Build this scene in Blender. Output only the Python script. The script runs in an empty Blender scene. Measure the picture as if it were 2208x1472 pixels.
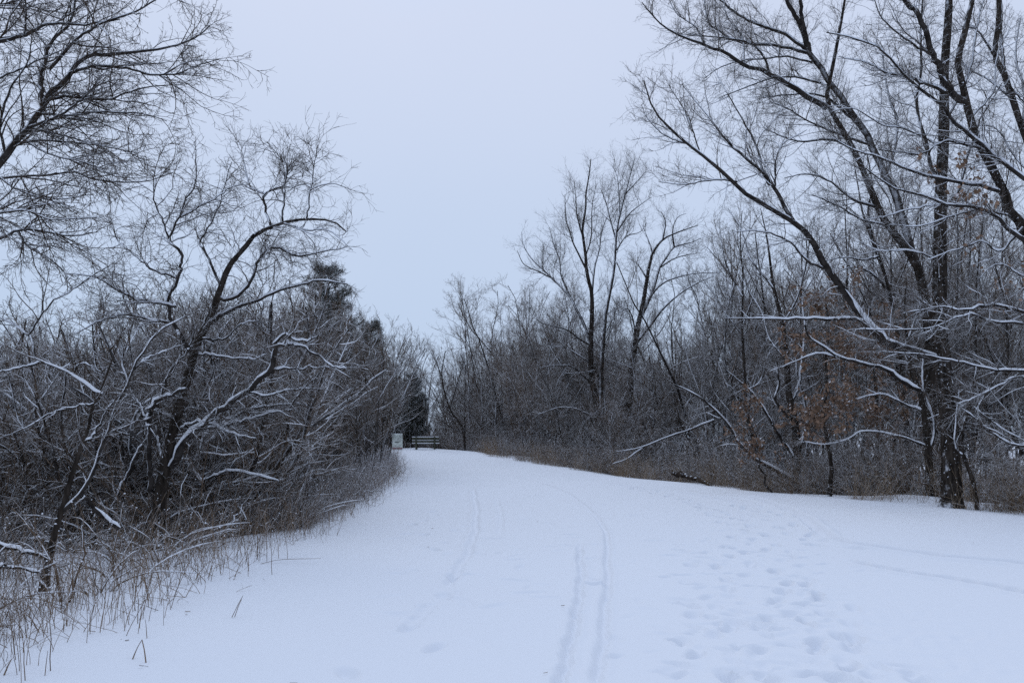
import bpy, math
import numpy as np
from mathutils import Vector

S = bpy.context.scene
COL = S.collection
# ------------------------------------------------------------------ camera
FPX, CAMZ = 1782.0, 1.6
PITCH = math.atan((930 - 736) / FPX)
cam_d = bpy.data.cameras.new("camera")
cam = bpy.data.objects.new("camera", cam_d)
COL.objects.link(cam)
cam_d.sensor_width = 36.0
cam_d.lens = 36.0 * FPX / 2208
cam_d.clip_start, cam_d.clip_end = 0.1, 3000
cam.location = (0, 0, CAMZ)
cam.rotation_euler = (math.pi / 2 + PITCH, 0, 0)
S.camera = cam
# ------------------------------------------------------------------ world + sun (overcast winter afternoon)
W = bpy.data.worlds.new("World")
S.world = W
W.use_nodes = True
nt = W.node_tree
nt.nodes.clear()
wo = nt.nodes.new("ShaderNodeOutputWorld")
bg = nt.nodes.new("ShaderNodeBackground")
bg.inputs["Strength"].default_value = 0.1
sky = nt.nodes.new("ShaderNodeTexSky")
sky.sky_type = 'NISHITA'
sky.sun_disc = False
sky.sun_elevation = math.radians(42)
sky.sun_rotation = math.radians(-18)
tc = nt.nodes.new("ShaderNodeTexCoord")
sp = nt.nodes.new("ShaderNodeSeparateXYZ")
nz = nt.nodes.new("ShaderNodeTexNoise")
nz.inputs["Scale"].default_value = 1.6
nz.inputs["Detail"].default_value = 3
ad = nt.nodes.new("ShaderNodeMath"); ad.operation = 'MULTIPLY_ADD'
ad.inputs[1].default_value = 0.34
cr = nt.nodes.new("ShaderNodeValToRGB")
cr.color_ramp.elements[0].position = 0.14
cr.color_ramp.elements[0].color = (4.75, 6.10, 8.15, 1)
cr.color_ramp.elements[1].position = 0.70
cr.color_ramp.elements[1].color = (6.35, 7.10, 8.90, 1)
e_ = cr.color_ramp.elements.new(1.0); e_.color = (6.2, 7.7, 10.5, 1)
mx = nt.nodes.new("ShaderNodeMix"); mx.data_type = 'RGBA'
mx.inputs[0].default_value = 0.97
L = nt.links.new
L(tc.outputs["Generated"], sp.inputs[0]); L(tc.outputs["Generated"], nz.inputs["Vector"])
L(nz.outputs[0], ad.inputs[0]); L(sp.outputs[2], ad.inputs[2]); L(ad.outputs[0], cr.inputs[0])
L(sky.outputs[0], mx.inputs[6]); L(cr.outputs[0], mx.inputs[7])
hz_ = nt.nodes.new("ShaderNodeMapRange")            # nothing shines from below the horizon
hz_.inputs[1].default_value = -0.14; hz_.inputs[2].default_value = -0.07
ml = nt.nodes.new("ShaderNodeMix"); ml.data_type = 'RGBA'; ml.inputs[6].default_value = (0.3, 0.35, 0.45, 1)
L(sp.outputs[2], hz_.inputs[0]); L(hz_.outputs[0], ml.inputs[0]); L(mx.outputs[2], ml.inputs[7])
L(ml.outputs[2], bg.inputs[0]); L(bg.outputs[0], wo.inputs[0])
sun_d = bpy.data.lights.new("sun", 'SUN')
sun_d.energy = 0.6
sun_d.angle = math.radians(40)
sun_d.color = (1.0, 0.98, 0.95)
sun = bpy.data.objects.new("sun", sun_d)
COL.objects.link(sun)
sun.rotation_euler = (math.radians(-48), 0, math.radians(18))
S.view_settings.view_transform = 'Standard'
S.view_settings.look = 'None'
S.view_settings.exposure = 0.0
S.cycles.max_bounces = 4
S.cycles.diffuse_bounces = 3
S.cycles.use_denoising = False
S.cycles.use_adaptive_sampling = False

# ------------------------------------------------------------------ helpers
def ray(px, py):
    xn, yn = (px - 1104) / FPX, (736 - py) / FPX
    return np.array([xn, math.cos(PITCH) - yn * math.sin(PITCH), math.sin(PITCH) + yn * math.cos(PITCH)])

def at(px, py, d):
    r = ray(px, py)
    return np.array([0, 0, CAMZ]) + r * (d / r[1])

def sstep(a, b, x):
    t = np.clip((np.asarray(x, float) - a) / (b - a), 0, 1)
    return t * t * (3 - 2 * t)

def rise(y):
    return 0.46 * sstep(28, 54, y) - 1.2 * sstep(56, 80, y)

def gp(px, py):
    r = ray(px, py)
    d = 12.0
    for _ in range(60):
        z = float(rise(d))
        d2 = (z - CAMZ) / (r[2] / r[1]) if r[2] < -1e-4 else 60
        d = 0.6 * d + 0.4 * min(max(d2, 2), 58)
    return np.array([0, 0, CAMZ]) + r * (d / r[1])

_re = [gp(*p) for p in [(2208, 1120), (2000, 1098), (1800, 1082), (1600, 1060), (1500, 1045), (1300, 1022), (1150, 1000), (1050, 985)]]
REY = np.array([-20, 0, 8] + [p[1] for p in _re] + [47, 55, 62, 90])
REX = np.array([16, 14, 12] + [p[0] for p in _re] + [-1.6, -4.4, -7.5, -22])
_o = np.argsort(REY); REY, REX = REY[_o], REX[_o]
_le = [gp(*p) for p in [(-60, 1440), (180, 1350), (400, 1262), (560, 1190), (700, 1125), (800, 1080), (858, 1025)]]
LEY = np.array([-20, 0] + [p[1] for p in _le] + [42, 50, 56, 62, 90])
LEX = np.array([-3.4, -3.5] + [p[0] for p in _le] + [-5.9, -7.0, -8.2, -10.5, -25])
_o = np.argsort(LEY); LEY, LEX = LEY[_o], LEX[_o]
def xr(y): return np.interp(y, REY, REX)
def xl(y): return np.interp(y, LEY, LEX)

_nr = np.random.default_rng(5)
_wav = [(_nr.normal(0, 1, 2) * f, _nr.uniform(0, 6.28), 1 / f ** 1.1) for f in (0.25, 0.4, 0.7, 1.1, 1.7, 2.6, 4.0) for _ in range(3)]
def fbm(x, y):
    s = 0
    for k, ph, a in _wav:
        s = s + a * np.sin(k[0] * x + k[1] * y + ph)
    return s * 0.1

def terr(x, y):
    x, y = np.asarray(x, float), np.asarray(y, float)
    wob = 0.25 * np.sin(y * 1.3) + 0.15 * np.sin(y * 3.1 + 1)
    dr = np.maximum(x - xr(y) - wob * 0.5, 0)
    dl = np.maximum(xl(y) - x + wob * 0.5, 0)
    z = rise(y) - 1.7 * sstep(0, 9, dr) - 0.35 * sstep(0, 7, dl)
    off = sstep(0, 3, np.maximum(dr, dl))
    z = z + 0.05 * np.exp(-((x - xr(y) + 0.5) / 0.6) ** 2)
    return z + fbm(x, y) * (0.035 + 0.22 * off)

def props(o, label=None, cat=None, group=None, kind=None):
    if label: o['label'] = label
    if cat: o['category'] = cat
    if group: o['group'] = group
    if kind: o['kind'] = kind
    return o

def mesh_obj(name, V, F, mat, parent=None, base=None, smooth=True):
    V = np.asarray(V, np.float32)
    if base is not None:
        V = V - np.asarray(base, np.float32)
    F = np.asarray(F, np.int32)
    n = F.shape[1]
    me = bpy.data.meshes.new(name)
    me.vertices.add(len(V)); me.vertices.foreach_set("co", V.ravel())
    me.loops.add(F.size); me.loops.foreach_set("vertex_index", F.ravel())
    me.polygons.add(len(F))
    me.polygons.foreach_set("loop_start", np.arange(0, F.size, n, dtype=np.int32))
    me.polygons.foreach_set("loop_total", np.full(len(F), n, np.int32))
    me.polygons.foreach_set("use_smooth", np.full(len(F), smooth))
    me.update(calc_edges=True)
    if mat: me.materials.append(mat)
    o = bpy.data.objects.new(name, me)
    COL.objects.link(o)
    if parent is not None: o.parent = parent
    return o

def thing(name, label, cat, loc, group=None):
    o = bpy.data.objects.new(name, None)
    o.empty_display_size = 0.3
    COL.objects.link(o)
    o.location = [float(v) for v in loc]
    return props(o, label, cat, group)

def copy_thing(o, loc, rz, sc, label=None):
    c = o.copy(); COL.objects.link(c)
    c.location = [float(v) for v in loc]
    c.rotation_euler = (0, 0, rz); c.scale = (sc, sc, sc)
    if label: c['label'] = label
    for ch in o.children:
        k = ch.copy(); COL.objects.link(k); k.parent = c
    return c

# ---- tubes
def nrm(v): return v / np.maximum(np.linalg.norm(v, axis=-1, keepdims=True), 1e-9)

def frames(P):
    T = nrm(np.gradient(P, axis=1))
    m = nrm(P[:, -1] - P[:, 0])
    ref = np.where(np.abs(m[:, 2:3]) < 0.8, np.array([[0, 0, 1.0]]), np.array([[1.0, 0.2, 0]]))[:, None, :]
    U = nrm(np.cross(T, np.broadcast_to(ref, T.shape)))
    return T, U, np.cross(T, U)

def tube(P, R, sides):
    """P (N,K,3), R (N,K) -> verts, quads"""
    N, K, _ = P.shape
    T, U, Vv = frames(P)
    a = np.linspace(0, 2 * np.pi, sides, endpoint=False)
    V = P[:, :, None] + R[:, :, None, None] * (np.cos(a)[:, None] * U[:, :, None] + np.sin(a)[:, None] * Vv[:, :, None])
    i = np.arange(N)[:, None, None] * K * sides
    k = np.arange(K - 1)[None, :, None] * sides
    s = np.arange(sides)[None, None, :]
    s2 = (s + 1) % sides
    F = np.stack([i + k + s, i + k + s2, i + k + sides + s2, i + k + sides + s], -1)
    return V.reshape(-1, 3), F.reshape(-1, 4)

class Geo:
    def __init__(self): self.V, self.F, self.n = [], [], 0
    def add(self, V, F):
        if len(V):
            self.V.append(V); self.F.append(F + self.n); self.n += len(V)
        return self
    def tube(self, P, R, sides=4): return self.add(*tube(P, R, sides))
    def build(self, name, mat, parent=None, base=None, smooth=True):
        return mesh_obj(name, np.concatenate(self.V), np.concatenate(self.F), mat, parent, base, smooth)

def grow(rng, P, R, per, L, ang, K=6, wob=0.2, up=0.05, t0=0.15, t1=1.0, rk=0.006, rmin=0.003, rpar=0.7, plane=0.0, shrink=0.55, taper=0.8, maxr=0.6):
    """side shoots on every branch of P; per = shoots per metre"""
    N, Kp, _ = P.shape
    ln = np.linalg.norm(np.diff(P, axis=1), axis=2).sum(1)
    cnt = rng.poisson(ln * per * (t1 - t0))
    idx = np.repeat(np.arange(N), cnt)
    M = len(idx)
    if M == 0: return np.zeros((0, K, 3)), np.zeros((0, K))
    t = rng.uniform(t0, t1, M) * (Kp - 1) * 0.999
    i0 = t.astype(int); f = (t - i0)[:, None]
    A, B = P[idx, i0], P[idx, i0 + 1]
    p0 = A + (B - A) * f
    T = nrm(B - A)
    r0 = R[idx, i0] * (1 - f[:, 0]) + R[idx, i0 + 1] * f[:, 0]
    q = rng.normal(0, 1, (M, 3)); q[:, 2] *= 1 - plane; q[:, 2] += up * 3
    q = nrm(q - (q * T).sum(1, keepdims=True) * T)
    a = np.radians(rng.normal(ang[0], ang[1], M))[:, None]
    D = T * np.cos(a) + q * np.sin(a)
    u = t / (Kp - 1)
    ll = rng.uniform(L[0], L[1], M) * (1 - shrink * u)
    ll = np.minimum(ll, np.maximum(ln[idx] * maxr, 0.05))
    rr = np.clip(ll * rk, rmin, None)
    rr = np.minimum(rr, np.maximum(r0 * rpar, rmin))
    out = np.empty((M, K, 3)); out[:, 0] = p0
    bend = rng.normal(0, wob * 0.4, (M, 3))
    for k in range(1, K):
        D = nrm(D + rng.normal(0, wob, (M, 3)) + bend + np.array([0, 0, up]))
        out[:, k] = out[:, k - 1] + D * (ll / (K - 1))[:, None]
    s = np.linspace(0, 1, K)[None]
    rad = rr[:, None] * (1 - taper * s)
    return out, np.maximum(rad, rmin * 0.55)

def catmull(Q, K):
    Q = np.asarray(Q, float)
    if len(Q) == 2:
        Q = np.stack([Q[0], (Q[0] + Q[1]) / 2, Q[1]])
    E = np.vstack([2 * Q[0] - Q[1], Q, 2 * Q[-1] - Q[-2]])
    out = []
    m = len(Q) - 1
    for u in np.linspace(0, m, K):
        i = min(int(u), m - 1); f = u - i
        a, b, c, d = E[i], E[i + 1], E[i + 2], E[i + 3]
        out.append(0.5 * (2 * b + (c - a) * f + (2 * a - 5 * b + 4 * c - d) * f * f + (3 * b - a - 3 * c + d) * f ** 3))
    return np.array(out)

# ------------------------------------------------------------------ materials
def new_mat(name):
    m = bpy.data.materials.new(name); m.use_nodes = True
    t = m.node_tree; t.nodes.clear()
    out = t.nodes.new("ShaderNodeOutputMaterial")
    b = t.nodes.new("ShaderNodeBsdfDiffuse")
    t.links.new(b.outputs[0], out.inputs[0])
    return m, t, b

SNOW = (0.775, 0.79, 0.825, 1)
WIND = nrm(np.array([-0.5, -0.28, 0.80]))
def bark(name, c0, c1, thr=0.45, soft=0.18, nscale=6.0, namp=0.5, bump=0.0, bscale=(14, 14, 3), fleck=0.0):
    """bark with clinging snow on the upper, windward side"""
    m, t, b = new_mat(name)
    n, l = t.nodes.new, t.links.new
    g = n("ShaderNodeNewGeometry")
    tx = n("ShaderNodeTexCoord")
    no = n("ShaderNodeTexNoise"); no.inputs["Scale"].default_value = nscale; no.inputs["Detail"].default_value = 3
    l(g.outputs["Position"], no.inputs["Vector"])
    mp = n("ShaderNodeMapping"); mp.inputs["Scale"].default_value = bscale
    l(tx.outputs["Object"], mp.inputs[0])
    nb = n("ShaderNodeTexNoise"); nb.inputs["Scale"].default_value = 1.0; nb.inputs["Detail"].default_value = 4
    l(mp.outputs[0], nb.inputs["Vector"])
    r = n("ShaderNodeValToRGB")
    r.color_ramp.elements[0].position = 0.35; r.color_ramp.elements[0].color = (*c0, 1)
    r.color_ramp.elements[1].position = 0.68; r.color_ramp.elements[1].color = (*c1, 1)
    l(nb.outputs[0], r.inputs[0])
    dt = n("ShaderNodeVectorMath"); dt.operation = 'DOT_PRODUCT'
    l(g.outputs["Normal"], dt.inputs[0]); dt.inputs[1].default_value = tuple(WIND)
    ma = n("ShaderNodeMath"); ma.operation = 'MULTIPLY_ADD'
    l(no.outputs[0], ma.inputs[0]); ma.inputs[1].default_value = namp * 2; l(dt.outputs["Value"], ma.inputs[2])
    mr = n("ShaderNodeMapRange"); mr.interpolation_type = 'SMOOTHSTEP'
    l(ma.outputs[0], mr.inputs[0])
    mr.inputs[1].default_value = thr + namp - soft; mr.inputs[2].default_value = thr + namp + soft
    fac = mr.outputs[0]
    if fleck:
        nf = n("ShaderNodeTexNoise"); nf.inputs["Scale"].default_value = 22; nf.inputs["Detail"].default_value = 2
        l(g.outputs["Position"], nf.inputs["Vector"])
        m2 = n("ShaderNodeMapRange"); l(nf.outputs[0], m2.inputs[0])
        m2.inputs[1].default_value = fleck; m2.inputs[2].default_value = fleck + 0.04
        m3 = n("ShaderNodeMapRange"); l(dt.outputs["Value"], m3.inputs[0])
        m3.inputs[1].default_value = 0.0; m3.inputs[2].default_value = 0.3
        mm = n("ShaderNodeMath"); mm.operation = 'MULTIPLY'; l(m2.outputs[0], mm.inputs[0]); l(m3.outputs[0], mm.inputs[1])
        mx_ = n("ShaderNodeMath"); mx_.operation = 'MAXIMUM'; l(fac, mx_.inputs[0]); l(mm.outputs[0], mx_.inputs[1])
        fac = mx_.outputs[0]
    mix = n("ShaderNodeMix"); mix.data_type = 'RGBA'
    l(fac, mix.inputs[0]); l(r.outputs[0], mix.inputs[6]); mix.inputs[7].default_value = SNOW
    l(mix.outputs[2], b.inputs["Color"])
    if bump:
        bm = n("ShaderNodeBump"); bm.inputs["Strength"].default_value = bump; bm.inputs["Distance"].default_value = 0.03
        l(nb.outputs[0], bm.inputs["Height"]); l(bm.outputs[0], b.inputs["Normal"])
    return m

M_TRUNK = bark("dark_bark", (0.016, 0.013, 0.011), (0.060, 0.049, 0.041), thr=0.85, nscale=7, namp=0.55, bump=0.9, bscale=(16, 16, 3.5), fleck=0.67)
M_GREY = bark("grey_bark", (0.045, 0.042, 0.041), (0.12, 0.115, 0.115), thr=0.62, nscale=5, namp=0.6, bump=0.6, fleck=0.68)
M_LIMB = bark("limb_bark", (0.020, 0.017, 0.016), (0.060, 0.052, 0.047), thr=0.55, nscale=5, namp=0.35, bump=0.4, bscale=(9, 9, 9))
M_TWIG = bark("twig_bark", (0.033, 0.024, 0.017), (0.085, 0.062, 0.047), thr=0.76, soft=0.22, nscale=3, namp=0.35)
M_TWIGB = bark("brown_twig_bark", (0.082, 0.058, 0.040), (0.195, 0.140, 0.100), thr=0.74, soft=0.22, nscale=2.5, namp=0.4)
M_TWIGG = bark("grey_twig_bark", (0.080, 0.065, 0.053), (0.185, 0.153, 0.128), thr=0.72, soft=0.25, nscale=2.5, namp=0.4)
M_WEED = bark("dry_stalk", (0.10, 0.067, 0.045), (0.29, 0.21, 0.145), thr=0.72, nscale=9, namp=0.5, bscale=(2.3, 2.3, 1))
M_FROST = bark("frosted_stalk", (0.13, 0.095, 0.085), (0.36, 0.31, 0.28), thr=0.32, nscale=9, namp=0.5, bscale=(2.3, 2.3, 1))
M_FROST2 = bark("frosted_brush_stalk", (0.06, 0.046, 0.04), (0.15, 0.12, 0.11), thr=0.52, nscale=7, namp=0.5, bscale=(2.3, 2.3, 1))
M_TAN = bark("tan_grass", (0.15, 0.105, 0.07), (0.38, 0.285, 0.195), thr=0.80, nscale=9, namp=0.5, bscale=(2.3, 2.3, 1))
M_LEAF = bark("withered_leaf", (0.11, 0.070, 0.047), (0.33, 0.215, 0.150), thr=1.0, nscale=14, namp=0.6, bscale=(5, 5, 5))
M_NEEDLE = bark("pine_needle", (0.026, 0.029, 0.022), (0.078, 0.080, 0.064), thr=0.72, nscale=6, namp=0.6, bscale=(3, 3, 3))
M_LOG = bark("log_bark", (0.018, 0.014, 0.012), (0.06, 0.045, 0.036), thr=1.2, nscale=9, namp=0.9, bump=0.8)
M_BENCH = bark("weathered_wood", (0.05, 0.052, 0.040), (0.115, 0.115, 0.085), thr=1.9, nscale=4, namp=0.1, bscale=(3, 20, 20))

def snow_mat(name, bumpd, col=SNOW):
    m, t, b = new_mat(name)
    n, l = t.nodes.new, t.links.new
    g = n("ShaderNodeNewGeometry")
    a = n("ShaderNodeTexNoise"); a.inputs["Scale"].default_value = 3.0; a.inputs["Detail"].default_value = 5; a.inputs["Roughness"].default_value = 0.55
    l(g.outputs["Position"], a.inputs["Vector"])
    f = n("ShaderNodeTexNoise"); f.inputs["Scale"].default_value = 24; f.inputs["Detail"].default_value = 3
    l(g.outputs["Position"], f.inputs["Vector"])
    s = n("ShaderNodeMath"); s.operation = 'MULTIPLY_ADD'
    l(f.outputs[0], s.inputs[0]); s.inputs[1].default_value = 0.05; l(a.outputs[0], s.inputs[2])
    bm = n("ShaderNodeBump"); bm.inputs["Strength"].default_value = 0.25; bm.inputs["Distance"].default_value = bumpd
    l(s.outputs[0], bm.inputs["Height"]); l(bm.outputs[0], b.inputs["Normal"])
    b.inputs["Color"].default_value = col
    return m
M_SNOW = snow_mat("fresh_snow", 0.05)
M_CAP = snow_mat("branch_snow", 0.01)

# ------------------------------------------------------------------ snow ground with ski tracks and footprints
def build_ground():
    rng = np.random.default_rng(3)
    xs = np.concatenate([-np.geomspace(400, 5.2, 46), np.arange(-5.1, 9.6, 0.027), np.geomspace(9.7, 400, 46)])
    ys = np.concatenate([np.arange(-30, 4.2, 1.2), np.arange(4.3, 14, 0.022), np.arange(14, 30, 0.06), np.arange(30, 62, 0.25), np.geomspace(62.5, 900, 36)])
    X, Y = np.meshgrid(xs, ys)
    Z = terr(X, Y)
    Z = Z - 3.0 * sstep(90, 300, np.hypot(X, Y))

    def groove(pix, w, dep, berm=0.3, wob=0.0):
        Q = catmull([gp(*p) for p in pix], 90)[:, :2]
        Q = Q + wob * np.stack([np.sin(np.arange(90) * 0.9) + np.sin(np.arange(90) * 0.37 + 2), np.zeros(90)], 1)
        lo, hi = Q.min(0) - 0.6, Q.max(0) + 0.6
        iy = np.where((ys > lo[1]) & (ys < hi[1]))[0]; ix = np.where((xs > lo[0]) & (xs < hi[0]))[0]
        if len(iy) == 0 or len(ix) == 0: return
        sl = np.ix_(iy, ix)
        x, y = X[sl], Y[sl]
        D = np.full(x.shape, 9.0); tt = np.zeros(x.shape)
        for i in range(len(Q) - 1):
            a, e = Q[i], Q[i + 1] - Q[i]
            u = np.clip(((x - a[0]) * e[0] + (y - a[1]) * e[1]) / max(e @ e, 1e-9), 0, 1)
            dd = np.hypot(x - a[0] - u * e[0], y - a[1] - u * e[1])
            tt = np.where(dd < D, (i + u) / (len(Q) - 1), tt); D = np.minimum(D, dd)
        fade = sstep(0, 0.06, tt) * sstep(1, 0.9, tt)
        Z[sl] += fade * (-dep * np.exp(-(D / w) ** 4) + berm * dep * np.exp(-((D - 1.9 * w) / (0.8 * w)) ** 2))

    # main ski trail: two grooves
    groove([(1205, 1500), (1225, 1400), (1245, 1300), (1252, 1230), (1248, 1160)], 0.036, 0.05, 0.3, 0.010)
    groove([(1285, 1500), (1296, 1400), (1305, 1300), (1310, 1220), (1303, 1140), (1265, 1095), (1205, 1058), (1130, 1030)], 0.036, 0.045, 0.3, 0.008)
    # older trail, left
    groove([(965, 1260), (985, 1225), (1010, 1185), (1026, 1130), (1026, 1085), (1018, 1050)], 0.05, 0.035, 0.4, 0.012)
    groove([(1076, 1150), (1080, 1110), (1070, 1075)], 0.05, 0.02)
    groove([(875, 1360), (905, 1320), (935, 1290)], 0.05, 0.02, 0.5, 0.02)
    # trail swinging in from the right
    groove([(2260, 1222), (2208, 1213), (2040, 1195), (1900, 1176), (1800, 1160), (1740, 1125), (1660, 1090), (1560, 1068)], 0.09, 0.08, 0.5, 0.02)
    groove([(2260, 1285), (2208, 1272), (2080, 1248), (1920, 1222), (1800, 1195)], 0.07, 0.07, 0.5, 0.015)
    groove([(1640, 1100), (1520, 1075), (1400, 1058), (1300, 1045)], 0.10, 0.07, 0.5, 0.015)
    # footprints: ellipses pressed into the snow
    pr = []
    def trail(pix, n, side, jit, dep, dz=1.0):
        Q = catmull([gp(*p) for p in pix], 200)[:, :2]
        s = np.concatenate([[0], np.cumsum(np.linalg.norm(np.diff(Q, axis=0), axis=1))])
        for k, u in enumerate(np.linspace(0.2, s[-1] - 0.2, n)):
            i = min(np.searchsorted(s, u), 198)
            d = Q[i + 1] - Q[i]; d = d / np.linalg.norm(d)
            c = Q[i] + np.array([d[1], -d[0]]) * side * (1 if k % 2 else -1) + rng.normal(0, jit, 2)
            pr.append((c, math.atan2(d[1], d[0]) + rng.normal(0, 0.25), rng.uniform(0.13, 0.17), rng.uniform(0.05, 0.075), dep * rng.uniform(0.4, 1.15)))
    trail([(1860, 1500), (1800, 1390), (1745, 1290), (1690, 1200), (1600, 1130), (1450, 1075), (1300, 1040)], 46, 0.13, 0.06, 0.065)
    trail([(1920, 1500), (1830, 1400), (1770, 1320), (1700, 1250)], 14, 0.15, 0.08, 0.055)
    trail([(1480, 1480), (1500, 1380), (1560, 1270), (1590, 1200), (1580, 1130), (1480, 1080)], 30, 0.11, 0.06, 0.05)
    trail([(1620, 1480), (1580, 1380), (1540, 1300), (1520, 1220), (1560, 1150)], 14, 0.14, 0.08, 0.04)
    trail([(1850, 1180), (1760, 1165), (1680, 1120), (1600, 1090)], 24, 0.14, 0.10, 0.055)
    trail([(880, 1470), (930, 1340), (960, 1250), (930, 1180), (930, 1100)], 16, 0.16, 0.15, 0.04)
    for _ in range(230):
        py = rng.uniform(1085, 1470); px = rng.normal(1610, 75 + (py - 1085) * 0.22)
        g = gp(px + (py - 1150) * 0.1, py)
        pr.append((g[:2], rng.uniform(0, 3.14), rng.uniform(0.05, 0.15), rng.uniform(0.03, 0.07), rng.uniform(0.006, 0.030)))
    for _ in range(70):
        g = gp(rng.uniform(800, 1500), rng.uniform(1080, 1330))
        pr.append((g[:2], rng.uniform(0, 3.14), rng.uniform(0.08, 0.2), rng.uniform(0.03, 0.09), rng.uniform(0.008, 0.022)))
    for c, a, l_, w_, dep in pr:
        iy = np.where(np.abs(ys - c[1]) < 0.5)[0]; ix = np.where(np.abs(xs - c[0]) < 0.5)[0]
        if len(iy) == 0 or len(ix) == 0: continue
        sl = np.ix_(iy, ix)
        dx, dy = X[sl] - c[0], Y[sl] - c[1]
        u, v = dx * math.cos(a) + dy * math.sin(a), -dx * math.sin(a) + dy * math.cos(a)
        q = np.sqrt((u / l_) ** 2 + (v / w_) ** 2)
        Z[sl] += -1.35 * dep * np.exp(-q ** 4) + 0.2 * dep * np.exp(-((q - 1.4) / 0.35) ** 2)
    # trampled crust
    g0 = gp(1660, 1230)
    tr = np.exp(-(((X - (g0[0] + (Y - g0[1]) * 0.02)) / 1.1) ** 2)) * sstep(4, 6, Y) * sstep(24, 16, Y)
    Z = Z + tr * 0.008 * (np.sin(X * 17 + 3 * np.sin(Y * 6)) * np.sin(Y * 12 + 2.5 * np.sin(X * 9)) + 0.6 * np.sin(X * 31 + Y * 13) * np.sin(Y * 27 - X * 9))
    V = np.stack([X, Y, Z], -1).reshape(-1, 3)
    nx = len(xs)
    i = (np.arange(len(ys) - 1)[:, None] * nx + np.arange(nx - 1)[None]).ravel()
    F = np.stack([i, i + 1, i + nx + 1, i + nx], 1)
    o = mesh_obj("snow_ground", V, F, M_SNOW)
    props(o, kind="structure")
build_ground()

# ------------------------------------------------------------------ traced trees
def snowcap(geo, rng, P, R, amt=1.0, minr=0.006, sides=6):
    """snow lying along the upper windward side of limbs"""
    T = nrm(np.gradient(P, axis=1))
    w = WIND - (WIND * T).sum(-1, keepdims=True) * T
    wl = np.linalg.norm(w, axis=-1)
    hz = np.sqrt(np.clip(1 - T[..., 2] ** 2, 0, 1))          # 1 = horizontal limb
    N, K = R.shape
    n = rng.normal(0, 1, (N, K))
    n = (n + np.roll(n, 1, 1) + np.roll(n, -1, 1)) / 1.7
    f = np.clip(hz * 1.35 - 0.50 + 0.34 * n, 0, 1) * amt
    f[:, 0] *= 0.7; f[:, -1] *= 0.2
    rc = R * (0.40 + 0.36 * f) + 0.005 * f
    off = R * (0.26 + 0.30 * f) + 0.004 * f
    rc = np.where(R < minr, R * 0.4, rc)
    C = P + nrm(w) * off[..., None]
    geo.tube(C, rc, sides)

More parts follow.
